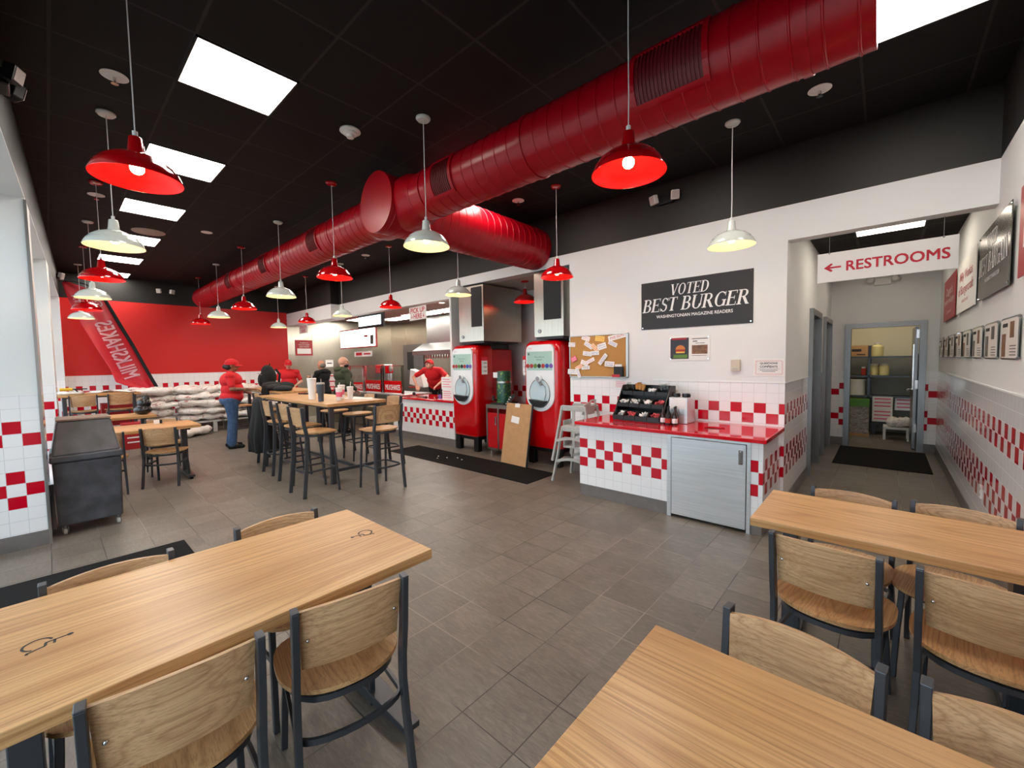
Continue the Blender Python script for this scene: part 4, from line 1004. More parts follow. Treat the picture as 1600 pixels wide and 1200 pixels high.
m = MB(); m.bar([(-0.05, 0, 0.21), (-0.09, 0, 0.20), (-0.09, 0, 0.12), (-0.045, 0, 0.115)], 0.02, 0.012, up=(0, 1, 0)); m.build('handle', M['tumbler'], t, bevel=0.003)
t = thing('wallet', 'dark flat wallet near the far end of the tall table', 'wallet', (-7.5, 2.95, 1.071), 0.4)
m = MB(); m.box(-0.09, 0.09, -0.05, 0.05, 0, 0.02); m.build('cover', M['black_cloth'], t, bevel=0.006)
m = MB(); m.box(-0.08, 0.0, -0.045, 0.045, 0.02, 0.024); m.build('card', M['ink_red'], t)
for k, (x, y, a) in enumerate(((-5.95, 3.05, 0.2), (-5.72, 3.07, -0.5))):
    m = MB(); m.box(-0.11, 0.11, -0.14, 0.14, 0, 0.001); o = m.build('paper_sheet', M['paper'], loc=(x, y, 1.0712 + 0.001 * k), rot=(0, 0, a)); tag(o, 'loose white paper sheet on the right end of the tall table, %s' % ['left one', 'right one'][k], 'paper', 'papers on the tall table')
red_cups = [(-11.5, 5.25), (-11.36, 5.22), (-11.24, 5.26)]
for k, (x, y) in enumerate(red_cups):
    t = thing('cup_stack', 'upright stack of red and white paper cups by the register, %s one' % ['left', 'middle', 'right'][k], 'cup stack', (x, y, 0.9), 0, 'paper cup stacks')
    m = MB()
    for q in range(8): m.lathe([(0.045, q * 0.05), (0.05, q * 0.05 + 0.045), (0.047, q * 0.05 + 0.05)], 14)
    m.lathe([(0, 0), (0.044, 0), (0.05, 0.4 - 0.02 * k), (0, 0.4 - 0.02 * k)], 14); m.build('cups', M['paper'], t, smooth=True)
    m = MB()
    for q in (1, 4, 7): m.lathe([(0.0515, q * 0.05), (0.0515, q * 0.05 + 0.03)], 14)
    m.build('red_bands', M['ink_red'], t, smooth=True)
t = thing('milkshake_mixer', 'red spindle drink mixer behind the customer in the green hoodie', 'mixer', (-9.75, 5.85, 0.872))
m = MB(); m.box(-0.2, 0.2, -0.12, 0.16, 0, 0.05); m.box(-0.16, 0.16, 0.05, 0.15, 0.05, 0.5); m.build('stand', M['chrome'], t, bevel=0.01)
m = MB(); m.box(-0.22, 0.22, -0.12, 0.16, 0.45, 0.68); m.build('motor_head', M['mach_red'], t, bevel=0.03)
m = MB(); 
for x in (-0.1, 0.1): m.cyl((x, -0.03, 0.06), (x, -0.03, 0.24), 0.045, 14); m.cyl((x, -0.03, 0.2), (x, -0.03, 0.46), 0.006, 6)
m.build('mixing_cups', M['chrome'], t, smooth=True)
t = thing('desk_fan', 'small grey fan clipped behind the middle glass guard', 'fan', (-9.55, 5.95, 1.43))
m = MB(); m.lathe([(0.02, 0), (0.09, 0.01), (0.1, 0.04), (0.09, 0.07), (0.02, 0.08)], 18, TR((0, 0, 0.03), 0, PI / 2)); m.build('cage', M['grey_plastic'], t, smooth=True)
m = MB(); m.cyl((0, 0, -0.56), (0, 0, -0.06), 0.012, 8); m.build('stem', M['chrome'], t)
t = thing('bagging_chute', 'large cream plastic hopper at the right end of the glass guards', 'hopper', (-9.0, 6.35, 0.95), D(20)); t.scale = (0.8, 0.8, 0.8)
m = MB(); m.prism([(-0.2, 0.1), (0.35, 0.0), (0.25, 0.45), (-0.15, 0.6)], -0.15, 0.15); m.build('hopper_body', M['white_plastic'], t, bevel=0.02)
m = MB(); m.box(-0.2, 0.3, -0.18, 0.18, 0, 0.04); m.build('base', M['chrome'], t)
t = thing('walk_in_door', 'steel walk-in cooler door with a small window on the kitchen back wall', 'cooler door', (-12.35 + 0.6, 8.19, 0))
t.location = (-11.75, 8.19, 0)
m = MB(); m.box(-0.55, 0.55, -0.05, -0.001, 0, 2.2); dl = m.build('door_leaf', M['steel_dull'], t, bevel=0.01)
m = MB(); m.box(-0.3, 0.05, -0.06, -0.05, 1.35, 1.95); m.build('window', M['ink'], t, bevel=0.02)
m = MB(); m.box(0.38, 0.42, -0.12, -0.05, 1.0, 1.35); m.build('handle', M['chrome'], t, bevel=0.01)
t = thing('exhaust_hood', 'wide steel exhaust hood over the grill at the kitchen back', 'exhaust hood', (-8.7, 8.19, 0))
m = MB(); m.prism([(-0.0, 1.80), (1.1, 1.80), (1.1, 1.92), (0.7, 2.15), (0, 2.15)], -1.55, 1.6, Matrix(((0, 1, 0, 0), (-1, 0, 0, 0), (0, 0, 1, 0), (0, 0, 0, 1)))); m.build('canopy', M['steel_dull'], t)
m = MB()
for k in range(16): m.box(-1.0 + k * 0.11, -0.96 + k * 0.11, -1.06, -1.02, 1.70, 1.81)
m.build('filter_baffles', M['chrome'], t)
m = MB(); m.box(-1.5, 1.55, -0.6, -0.001, 2.15, 2.94); m.build('upper_casing', M['steel_dull'], t)
t = thing('grill_line', 'steel grill and fryer line against the kitchen back wall', 'grill', (-8.7, 7.75, 0))
m = MB(); m.box(-1.5, 1.5, -0.4, 0.4, 0.1, 0.9); m.build('cabinet', M['steel_dull'], t, bevel=0.01)
m = MB(); m.box(-1.45, 1.45, -0.35, 0.35, 0.9, 0.93); m.build('griddle_plate', M['ink'], t)
m = MB()
for x in (-1.4, 1.4):
    for y in (-0.35, 0.35): m.cyl((x, y, 0), (x, y, 0.1), 0.03, 8)
m.build('feet', M['chrome'], t)

# ================================================================ SODA MACHINES
def rrect_sec(w, d, r, n=6):
    P = []
    for cx, cy, a0 in ((w - r, r, -90), (w - r * 0.4, d - r * 0.4, 0), (-w + r * 0.4, d - r * 0.4, 90), (-w + r, r, 180)):
        rr = r if cy == r else r * 0.4
        for k in range(n + 1): a = D(a0 + 90 * k / n); P.append((cx + rr * math.cos(a), cy + rr * math.sin(a)))
    return P
def make_machine():
    t = thing('soda_machine', '', 'soda machine')
    m = MB(); Z = [(0.27, 0.90, 0.03), (0.30, 0.93, 0.012), (0.6, 0.965, 0.0), (0.95, 1.0, 0.0), (1.70, 1.0, 0.0), (1.78, 0.985, 0.006), (1.84, 0.93, 0.03), (1.87, 0.85, 0.06), (1.885, 0.7, 0.10)]
    sec = rrect_sec(0.34, 0.42, 0.09); n = len(sec); vs = []; fs = []
    for z, k, iy in Z: vs += [(x * k, iy + (0.42 - iy) * y / 0.42, z) for x, y in sec]
    for i in range(len(Z) - 1):
        for j in range(n): fs.append((i * n + j, i * n + (j + 1) % n, (i + 1) * n + (j + 1) % n, (i + 1) * n + j))
    fs += [tuple(range(n)), tuple(range((len(Z) - 1) * n, len(Z) * n))]; m.add(vs, fs); m.build('front_body', M['mach_red'], t, smooth=True, angle=40)
    m = MB(); m.box(-0.33, 0.33, 0.40, 0.94, 0.28, 1.80); m.build('rear_cabinet', M['mach_deep'], t, bevel=0.02)
    m = MB(); m.box(-0.28, 0.28, 0.42, 0.90, 1.80, 1.90); m.build('top_collar', M['black_plastic'], t)
    m = MB()
    for x in (-0.24, 0.24):
        for y in (0.10, 0.82): m.prism([(-0.055, 0.0), (0.055, 0.0), (0.06, 0.30), (-0.06, 0.30)], y - 0.05, y + 0.05, TR((x, 0, 0)))
    m.box(-0.28, 0.28, 0.08, 0.88, 0.20, 0.30); m.build('leg_base', M['black_plastic'], t, bevel=0.01)
    w = 0.262
    P = [(w, 1.08)] + [(w - 0.09 + 0.09 * math.cos(D(a)), 1.73 + 0.09 * math.sin(D(a))) for a in range(0, 91, 15)] + [(-w + 0.09 + 0.09 * math.cos(D(a)), 1.73 + 0.09 * math.sin(D(a))) for a in range(90, 181, 15)] + [(-w, 1.08)]
    P += [(-w * math.cos(D(a)), 1.06 - 0.235 * math.sin(D(a))) for a in range(0, 181, 10)]
    m = MB(); m.prism(P, -0.022, 0.04); fp = m.build('front_panel', M['mach_white'], t, bevel=0.008, seg=3)
    m = MB(); m.box(-0.235, 0.235, -0.026, -0.022, 1.44, 1.72); sc = m.build('screen', M['screen'], t)
    m = MB(); m.text('What will you', 0.19, 0.026, 0.0, 1.635, -0.0275); m.text('choose?', 0.11, 0.026, 0.0, 1.60, -0.0275); m.box(-0.215, -0.185, -0.028, -0.0265, 1.665, 1.70)
    m.build('screen_text', plain('grey_screen_text', (84, 100, 98), 0.6), sc)
    m = MB(); m.text('Freestyle', 0.06, 0.02, -0.17, 1.765, -0.0228, 0.3); m.build('machine_marking', M['ink_red'], t)
    for k, c in enumerate(['tomato', 'sign_red', 'lettuce', 'ink', 'sign_red', 'ink_blue', 'purple']):
        m = MB(); m.cyl((-0.218 + k * 0.0727, -0.026, 1.505), (-0.218 + k * 0.0727, -0.030, 1.505), 0.033, 16); m.build('flavour_icon', M[c], sc)
    Tf = TR((0, -0.022, 1.10), 0, PI / 2)
    m = MB(); m.lathe([(0, 0.006), (0.185, 0.006), (0.19, 0.0), (0, 0)], 40, Tf, 1, 1.12); rc = m.build('dispensing_recess', M['mach_recess'], t, smooth=True)
    m = MB(); m.lathe([(0.183, 0.004), (0.190, 0.012), (0.197, 0.004)], 40, Tf, 1, 1.12, False); m.build('recess_ring', M['steel_dull'], t, smooth=True)
    m = MB(); A = [D(a) for a in range(207, 335, 8)]
    m.prism([(0.18 * math.cos(a), 1.10 + 0.205 * math.sin(a)) for a in A], -0.10, -0.024); m.build('drip_tray', M['black_plastic'], t, bevel=0.006)
    m = MB(); m.lathe([(0, 0.05), (0.04, 0.05), (0.052, 0.04), (0.055, 0.0), (0, 0)], 24, TR((0.0, -0.022, 1.315), 0, PI / 2)); nz = m.build('nozzle_button', M['mach_white'], t, smooth=True)
    m = MB(); m.lathe([(0.015, 0.053), (0.034, 0.053), (0.034, 0.05), (0.015, 0.05)], 20, TR((0.0, -0.022, 1.315), 0, PI / 2)); m.cyl((0.03, -0.06, 1.27), (0.05, -0.05, 1.22), 0.018, 12); m.tube([(0.05, -0.04, 1.25), (0.11, -0.035, 1.2), (0.125, -0.035, 1.08), (0.09, -0.035, 1.0)], 0.004, 6)
    m.build('nozzle', M['steel_dull'], nz, smooth=True)
    return t
m1 = make_machine(); m1.location = (-5.56, 4.90, 0); m1['label'] = 'red and white touchscreen soda machine on the left, next to the pickup counter'; m1['group'] = 'touchscreen soda machines'
dup(m1, (-3.83, 4.90, 0), 0, 'red and white touchscreen soda machine on the right, beside the cork board')
def ice_maker(x0, x1, y, lab, gx):
    t = thing('ice_maker', lab, 'ice maker', ((x0 + x1) / 2, y, 1.90), 0, 'steel ice makers above the soda machines'); h = (x1 - x0) / 2
    m = MB(); m.box(-h, h, 0, 0.98, 0.03, 0.98); m.build('casing', M['steel'], t, bevel=0.006)
    m = MB(); m.box(-h + 0.02, h - 0.02, 0.02, 0.9, 0.0, 0.03); m.build('plinth', M['black_plastic'], t)
    m = MB(); m.box(gx, h - 0.04, -0.006, 0.0, 0.28, 0.95)
    for k in range(26): m.box(gx, h - 0.04, -0.011, -0.006, 0.29 + k * 0.0252, 0.302 + k * 0.0252)
    m.build('vent_grille', M['ink'], t)
    m = MB(); m.lathe([(0.02, 0), (0.03, 0), (0.03, 0.01), (0.02, 0.01)], 20, TR((-h + 0.1, 0, 0.12), 0, PI / 2)); m.build('badge', M['steel_dull'], t)
ice_maker(-5.66, -5.04, 4.92, 'steel ice maker with a black vent above the left soda machine', 0.02)
ice_maker(-3.95, -3.42, 4.92, 'steel ice maker with a black vent above the right soda machine', -0.08)
for k, (x, y, z, lab) in enumerate(((-5.205, 5.08, 1.46, 'small white price card with red header on the side of the left soda machine'), (-4.19, 4.99, 1.46, 'small white price card with red header on the left edge of the right soda machine'))):
    rz = D(70) if k == 0 else D(0)
    t = thing('price_card', lab, 'price sign', (x, y, z), rz, 'price cards on the soda machines')
    m = MB(); m.box(-0.055, 0.055, -0.006, 0, -0.10, 0.14); p = m.build('card', M['paper'], t)
    m = MB(); m.box(-0.055, 0.055, -0.008, -0.006, 0.14, 0.20); m.build('header', M['ink_red'], t)
    m = MB()
    for q in range(3): m.text(['S', 'M', 'L'][q], 0.012, 0.018, -0.03, 0.10 - 0.07 * q, -0.0068); m.box(-0.01, 0.04, -0.0072, -0.006, 0.092 - 0.07 * q, 0.104 - 0.07 * q)
    m.build('lettering', M['ink'], p)
t = thing('waste_cabinet', 'steel framed cabinet with red doors between the soda machines', 'cabinet', (-4.68, 4.94, 0))
m = MB(); m.box(-0.36, 0.36, 0.0, 0.55, 0.80, 0.86)
for x in (-0.36, -0.10, 0.33): m.box(x, x + 0.03, 0.0, 0.03, 0.10, 0.80)
m.box(-0.36, 0.36, 0.52, 0.55, 0.12, 0.8); m.box(-0.36, 0.36, 0.0, 0.55, 0.10, 0.13); m.build('frame', M['steel'], t)
m = MB(); m.box(-0.33, -0.10, 0.005, 0.025, 0.13, 0.72); d1 = m.build('door', M['mach_deep'], t, bevel=0.004)
m = MB(); m.box(-0.07, 0.33, 0.005, 0.025, 0.13, 0.72); m.build('door', M['mach_deep'], t, bevel=0.004)
m = MB(); m.box(-0.15, -0.125, -0.012, 0.005, 0.52, 0.66); m.build('handle', M['chrome'], d1, bevel=0.004)
m = MB()
for x in (-0.3, 0.3):
    for y in (0.05, 0.5): m.cyl((x, y, 0), (x, y, 0.10), 0.014, 8)
m.build('feet', M['chrome'], t)
m = MB(); m.box(-0.30, -0.0, 0.05, 0.42, 0.861, 0.885); m.build('drip_tray', M['ink'], t)
t = thing('tea_urn', 'dark green iced tea urn with leaf print standing on the cabinet', 'tea urn', (-4.86, 5.2, 0.886))
m = MB(); m.lathe([(0, 0), (0.13, 0), (0.13, 0.50), (0.12, 0.53), (0, 0.54)], 28); m.build('urn_body', M['leaf_print'], t, smooth=True, angle=50)
m = MB(); m.lathe([(0.132, 0.33), (0.132, 0.36)], 28, cap=False); m.build('silver_band', M['alu'], t, smooth=True)
m = MB(); m.box(-0.12, -0.02, -0.134, -0.10, 0.42, 0.51); m.build('label', M['paper'], t)
m = MB(); m.box(-0.10, -0.05, -0.20, -0.12, 0.03, 0.06); m.box(-0.09, -0.06, -0.20, -0.17, 0.06, 0.12); m.build('tap', M['ink'], t, bevel=0.005)
t = thing('straw_holder', 'slanted black rack of lids and straws on the cabinet beside the tea urn', 'holder', (-4.62, 5.02, 0.862), 0.2)
m = MB(); m.bar([(0, 0, 0), (0.10, 0.05, 0.17)], 0.06, 0.05); m.build('rack', M['ink'], t)
m = MB(); 
for k in range(4): m.cbox((-0.005 + 0.02 * k + 0.005, -0.02 + 0.008 * k, 0.02 + 0.036 * k), (0.03, 0.012, 0.02), (0, 0.5, 0))
m.build('lids', M['paper'], t)
t = thing('cardboard_panel', 'tall brown cardboard sheet leaning in front of the cabinet', 'cardboard sheet', (-4.19, 4.665, 0.009), D(-4))
T = TR((0, 0, 0), 0, -0.17)
m = MB(); m.box(-0.27, 0.27, -0.012, 0.012, 0.0, 0.93, T); m.build('sheet', M['cardboard'], t)
m = MB(); m.box(0.27, 0.282, -0.018, 0.014, 0, 0.93, T); m.build('dark_edge', M['frame'], t)
m = MB(); m.box(-0.2, -0.03, -0.0135, -0.012, 0.62, 0.72, T @ TR((0, 0, 0), 0, 0, 0.1)); m.box(-0.08, 0.02, -0.0145, -0.012, 0.87, 0.93, T); m.build('label', M['paper'], t)

# high chairs, stacked
def high_chair(z, lab):
    t = thing('high_chair', lab, 'high chair', (-2.97, 4.62, z), D(3), 'stacked grey high chairs')
    for sx in (-1, 1):
        for sy in (-1, 1):
            m = MB(); m.sweep([(sx * 0.17, sy * 0.15, 0.72), (sx * 0.22, sy * 0.19, 0.36), (sx * 0.275, sy * 0.235, 0.0)], [(-0.013, -0.02), (0.013, -0.02), (0.013, 0.02), (-0.013, 0.02)], up=(0, 1, 0)); m.cyl((sx * 0.275, sy * 0.235, 0), (sx * 0.275, sy * 0.235, 0.03), 0.02, 10)
            m.build('leg', M['grey_plastic'], t, bevel=0.004)
    m = MB(); m.box(-0.16, 0.15, -0.15, 0.15, 0.44, 0.47); m.box(-0.165, -0.15, -0.15, 0.15, 0.44, 0.53); m.build('seat', M['grey_plastic'], t, bevel=0.008)
    for s_ in (-1, 1):
        m = MB(); m.box(-0.17, 0.17, s_ * 0.155 - 0.012, s_ * 0.155 + 0.012, 0.66, 0.73); m.box(-0.02, 0.02, s_ * 0.155 - 0.01, s_ * 0.155 + 0.01, 0.46, 0.68); m.build('arm_rail', M['grey_plastic'], t, bevel=0.006)
    m = MB()
    def fb(u, v): a = (u - 0.5) * 2; return (0.17 - 0.05 * a * a + 0.02 * v, a * 0.165, 0.62 + v * (0.17 - 0.05 * a * a))
    nn = 12
    P = [Vector(fb(i / nn, j / 3)) for i in range(nn + 1) for j in range(4)]
    for i in range(nn):
        for j in range(3):
            if j == 2 and 4 <= i <= 7: 
                continue
            a = i * 4 + j; q = [P[a], P[a + 4], P[a + 5], P[a + 1]]; o_ = Vector((0.014, 0, 0))
            m.add(q + [p_ + o_ for p_ in q], [(0, 1, 2, 3), (7, 6, 5, 4), (0, 4, 5, 1), (1, 5, 6, 2), (2, 6, 7, 3), (3, 7, 4, 0)])
    m.bar([(0.185 + 0.012, -0.07, 0.79), (0.19 + 0.012, 0, 0.796), (0.185 + 0.012, 0.07, 0.79)], 0.016, 0.022); m.build('backrest', M['grey_plastic'], t)
    m = MB()
    for s_ in (-1, 1):
        pts = [(-0.245 + 0.49 * k / 10, s_ * 0.205, 0.26 + 0.05 * math.sin(PI * k / 10)) for k in range(11)]; m.bar(pts, 0.02, 0.035)
        pts = [(s_ * 0.24, -0.205 + 0.41 * k / 10, 0.22 + 0.04 * math.sin(PI * k / 10)) for k in range(11)]; m.bar(pts, 0.02, 0.03)
    m.build('stretchers', M['grey_plastic'], t)
high_chair(0.0, 'grey plastic high chair, lower one of the stack left of the red topped counter')
high_chair(0.27, 'grey plastic high chair, upper one of the stack left of the red topped counter')

# ================================================================ SIGNS AND PRINTS
RW = lambda x, y, z: Matrix.Translation(Vector((x, y, z))) @ Euler((0, 0, -PI / 2)).to_matrix().to_4x4()
def serif_text(m, text, x0, z0, h, width, y, shear=0.22):
    """slanted serif capitals drawn as strokes; returns nothing, fills m"""
    Tk, tn, sf = 0.175, 0.07, 0.055
    adv = dict(V=0.86, O=0.92, T=0.78, E=0.76, D=0.88, B=0.78, S=0.64, U=0.88, R=0.86, G=0.90, A=0.86, I=0.42, N=0.90); adv[' '] = 0.36
    polys = []; pen = 0
    def st(x_, z_, X, Z, w_):
        d = Vector((X - x_, Z - z_)).normalized(); n = Vector((-d.y, d.x)) * w_ / 2
        if abs(d.y) > 0.3: n = Vector((w_ / 2 / abs(d.y), 0))       # keep ends level
        return [(pen + x_ - n.x, z_ - n.y), (pen + X - n.x, Z - n.y), (pen + X + n.x, Z + n.y), (pen + x_ + n.x, z_ + n.y)]
    def serif(cx, z_, w_=0.30): polys.append([(pen + cx - w_ / 2, z_), (pen + cx + w_ / 2, z_), (pen + cx + w_ / 2, z_ + sf), (pen + cx - w_ / 2, z_ + sf)])
    def arc(cx, cz, rx, rz, a0, a1, tk=Tk, n=18):
        for i in range(n):
            q = []
            for a in (a0 + (a1 - a0) * i / n, a0 + (a1 - a0) * (i + 1) / n):
                r = D(a); t_ = tn + (tk - tn) * abs(math.cos(r)); q.append(((pen + cx + (rx) * math.cos(r), cz + rz * math.sin(r)), (pen + cx + (rx - t_) * math.cos(r), cz + (rz - tn * 0.9) * math.sin(r))))
            polys.append([q[0][0], q[1][0], q[1][1], q[0][1]])
    for ch in text:
        if ch in 'TIEDBRN': 
            c = {'T': 0.36, 'I': 0.19}.get(ch, 0.16)
            if ch != 'N': polys.append(st(c, 0, c, 1, Tk)); serif(c, 0, 0.34); 
            if ch in 'IEDBR': serif(c - 0.02, 1 - sf, 0.30)
        if ch == 'T': polys += [st(0.02, 0.975, 0.70, 0.975, 0.05), st(0.035, 1, 0.035, 0.80, 0.04), st(0.685, 1, 0.685, 0.80, 0.04)]
        if ch == 'V': polys += [st(0.12, 1, 0.42, 0, Tk), st(0.42, 0, 0.72, 1, tn)]; serif(0.12, 1 - sf, 0.3); serif(0.72, 1 - sf, 0.24)
        if ch == 'A': polys += [st(0.40, 1, 0.70, 0, Tk), st(0.40, 1, 0.12, 0, tn), st(0.22, 0.33, 0.58, 0.33, 0.05)]; serif(0.70, 0, 0.3); serif(0.12, 0, 0.24)
        if ch == 'N': polys += [st(0.14, 0, 0.14, 1, tn), st(0.14, 1, 0.72, 0, Tk), st(0.74, 0, 0.74, 1, tn)]; serif(0.14, 0, 0.26); serif(0.1, 1 - sf, 0.24); serif(0.74, 1 - sf, 0.26)
        if ch == 'E': polys += [st(0.2, 0.975, 0.66, 0.975, 0.05), st(0.2, 0.52, 0.52, 0.52, 0.05), st(0.2, 0.025, 0.68, 0.025, 0.05), st(0.645, 1, 0.645, 0.8, 0.04), st(0.665, 0, 0.665, 0.24, 0.04), st(0.52, 0.40, 0.52, 0.64, 0.04)]
        if ch == 'O': arc(0.43, 0.5, 0.40, 0.515, 0, 360, Tk, 30)
        if ch == 'D': arc(0.34, 0.5, 0.46, 0.5, -90, 90); polys += [st(0.16, 0.975, 0.36, 0.975, 0.05), st(0.16, 0.025, 0.36, 0.025, 0.05)]
        if ch in 'BR': arc(0.36, 0.75, 0.30, 0.25, -90, 90, Tk * 0.9); polys += [st(0.16, 0.975, 0.38, 0.975, 0.05), st(0.16, 0.52, 0.38, 0.52, 0.05)]
        if ch == 'B': arc(0.38, 0.27, 0.34, 0.27, -90, 90); polys.append(st(0.16, 0.025, 0.4, 0.025, 0.05))
        if ch == 'R': polys.append(st(0.40, 0.52, 0.72, 0, Tk)); serif(0.74, 0, 0.22)
        if ch == 'U': polys += [st(0.16, 1, 0.16, 0.34, Tk), st(0.72, 1, 0.72, 0.34, tn)]; arc(0.43, 0.34, 0.345, 0.35, 180, 360, Tk, 16); serif(0.16, 1 - sf, 0.32); serif(0.72, 1 - sf, 0.26)
        if ch == 'S': arc(0.32, 0.755, 0.25, 0.25, 25, 250, 0.13); arc(0.31, 0.26, 0.27, 0.27, 75, -160, 0.13); polys += [st(0.19, 0.60, 0.46, 0.42, 0.14), st(0.555, 1, 0.555, 0.74, 0.04), st(0.055, 0, 0.055, 0.26, 0.04)]
        if ch == 'G': arc(0.46, 0.5, 0.42, 0.515, 48, 320, Tk, 26); polys += [st(0.74, 0.02, 0.74, 0.42, Tk * 0.9), st(0.74, 1, 0.74, 0.72, 0.04)]; serif(0.72, 0.40, 0.3)
        pen += adv[ch]
    k = width / (pen + shear)
    for i, P in enumerate(polys):
        m.add([(x0 + (x + z_ * shear) * k, y - 0.0002 * (i % 9), z0 + z_ * h) for x, z_ in P], [tuple(range(len(P)))])
def board(name, label, cat, w, h, T, mat, group=None, th=0.006):
    t = thing(name, label, cat, (0, 0, 0), 0, group); t.matrix_world = T
    m = MB(); m.box(-w / 2, w / 2, -th, 0, 0, h); p = m.build('panel', M[mat], t, bevel=0.001); return t, p
def lettering(p, mat, items, y=-0.0075, name='lettering'):
    m = MB()
    for it in items: m.text(it[0], it[1], it[2], it[3], it[4], y, it[5] if len(it) > 5 else 0, it[6] if len(it) > 6 else 0)
    return m.build(name, M[mat], p)
def pins(p, w, h, y=-0.012):
    for x in (-w / 2 + 0.02, w / 2 - 0.02):
        for z in (0.02, h - 0.02): m = MB(); m.cyl((x, -0.001, z), (x, y, z), 0.008, 10); m.build('standoff', M['chrome'], p)

t, p = board('best_burger_sign', 'charcoal sign reading VOTED BEST BURGER on the white back wall', 'sign', 1.225, 0.565, TR((-1.655, YB - 0.001, 1.94)), 'sign_black')
m = MB(); serif_text(m, 'VOTED', -0.262, 0.385, 0.125, 0.455, -0.0075); serif_text(m, 'BEST BURGER', -0.598, 0.205, 0.155, 1.20, -0.0075)
m.text('WASHINGTONIAN MAGAZINE READERS', 0.84, 0.035, 0.0, 0.145, -0.0075, 0, 0.02); m.build('lettering', M['letter_white'], p); pins(p, 1.225, 0.565)
t, p = board('restrooms_sign', 'white hanging RESTROOMS sign with a red left arrow at the hallway opening', 'sign', 0.94, 0.275, TR((-0.045, 5.04, 2.285), D(0)), 'white_plastic', th=0.008)
m = MB(); y = -0.0095
m.text('RESTROOMS', 0.67, 0.088, 0.085, 0.135, y, 0, 0.028)
m.add([(-0.42, y, 0.135), (-0.365, y, 0.175), (-0.35, y, 0.165), (-0.375, y, 0.143), (-0.29, y, 0.143), (-0.29, y, 0.127), (-0.375, y, 0.127), (-0.35, y, 0.105), (-0.365, y, 0.095)], [tuple(range(9))])
m.build('lettering', M['letter_red'], p)
for x in (-0.38, 0.38): m = MB(); m.tube([(x, -0.004, 0.262), (x, -0.004, 0.44)], 0.002, 6); m.lathe([(0.006, 0), (0.009, 0.003), (0.006, 0.006)], 10, TR((x, -0.004, 0.27), 0, PI / 2)); m.build('hook', M['steel_dull'], t)
t, p = board('pick_up_sign', 'white PICK UP HERE sign hanging over the pickup counter', 'sign', 0.56, 0.26, TR((-6.90, 4.935, 2.43), 0, 0, D(-1)), 'white_plastic', 'hanging kitchen signs')
lettering(p, 'letter_red', [('PICK UP', 0.46, 0.095, 0, 0.19, 0, 0.028), ('HERE', 0.27, 0.09, 0, 0.075, 0, 0.028)], -0.0068)
m = MB()
for x in (-0.19, 0.19): m.add([(x - 0.006, -0.0068, 0.11), (x + 0.006, -0.0068, 0.11), (x + 0.006, -0.0068, 0.07), (x + 0.025, -0.0068, 0.07), (x, -0.0068, 0.035), (x - 0.025, -0.0068, 0.07), (x - 0.006, -0.0068, 0.07)], [tuple(range(7))])
m.build('arrows', M['letter_red'], p)
t, p = board('order_here_sign', 'white ORDER HERE sign hanging near the red end wall', 'sign', 0.56, 0.24, TR((-11.9, 4.735, 2.44)), 'white_plastic', 'hanging kitchen signs')
lettering(p, 'letter_red', [('ORDER', 0.42, 0.085, 0, 0.175, 0, 0.028), ('HERE', 0.30, 0.085, 0, 0.07, 0, 0.028)], -0.0068)
t, p = board('order_screen', 'black framed lit screen hanging over the kitchen counter', 'screen', 1.20, 0.36, TR((-9.55, 5.45, 2.47)), 'black_plastic', th=0.05)
m = MB(); m.box(-0.57, 0.50, -0.054, -0.05, 0.06, 0.29); s_ = m.build('screen', emit('lit_white_screen', (214, 232, 236), 2.2), p)
m = MB()
for k in range(7): m.text('ORDERS'[k % 6], 0.05, 0.07, -0.40 + 0.14 * k, 0.17, -0.0555)
m.build('lettering', M['steel_dull'], s_)
m = MB()
for x in (-0.4, 0.4): m.tube([(x, -0.02, 0.36), (x, -0.02, 0.48)], 0.01, 6)
m.build('hanger', M['black_plastic'], t)
t, p = board('menu_board', 'large lit white menu board with red border over the kitchen counter', 'menu board', 2.0, 0.53, TR((-10.92, 5.80, 2.02)), 'sign_red', th=0.04)
m = MB(); m.box(-0.97, 0.62, -0.044, -0.04, 0.03, 0.50); m.box(0.65, 0.97, -0.044, -0.04, 0.03, 0.50); s_ = m.build('lit_face', emit('lit_menu_face', (255, 250, 244), 2.6), p)
m = MB()
for c in range(5):
    for r in range(5): m.box(-0.9 + c * 0.3, -0.72 + c * 0.3, -0.046, -0.044, 0.08 + r * 0.075, 0.09 + r * 0.075)
m.box(0.40, 0.60, -0.047, -0.044, 0.28, 0.33); m.build('menu_lines', M['ink_red'], s_)
m = MB(); m.box(0.72, 0.88, -0.047, -0.044, 0.08, 0.32); m.build('cup_picture', M['photo_grey'], s_)
t, p = board('price_strip', 'narrow red and white strip under the menu board', 'sign', 0.95, 0.14, TR((-10.65, 5.78, 1.78)), 'paper')
m = MB(); m.box(-0.38, -0.05, -0.008, -0.006, 0.03, 0.11); m.box(0.05, 0.4, -0.008, -0.006, 0.05, 0.09); m.build('print', M['ink_red'], p)
t, p = board('fries_notice', 'red and white notice poster on the steel side wall of the kitchen', 'poster', 0.5, 0.46, TR((XE + 0.012, 5.2, 1.86), PI / 2), 'sign_red')
m = MB(); m.box(-0.2, 0.2, -0.008, -0.006, 0.05, 0.21); m.build('white_field', M['paper'], p)
lettering(p, 'letter_white', [("TODAY'S", 0.24, 0.035, 0, 0.38), ('POTATOES', 0.30, 0.035, 0, 0.32), ('ARE FROM', 0.28, 0.035, 0, 0.26)], -0.0085)
t, p = board('staff_notice', 'small white notice on the steel wall behind the red capped cashier', 'notice', 0.24, 0.22, TR((XE + 0.012, 5.95, 1.5), PI / 2), 'paper')
m = MB(); m.box(-0.08, 0.08, -0.008, -0.006, 0.1, 0.13); m.build('print', M['ink'], p)
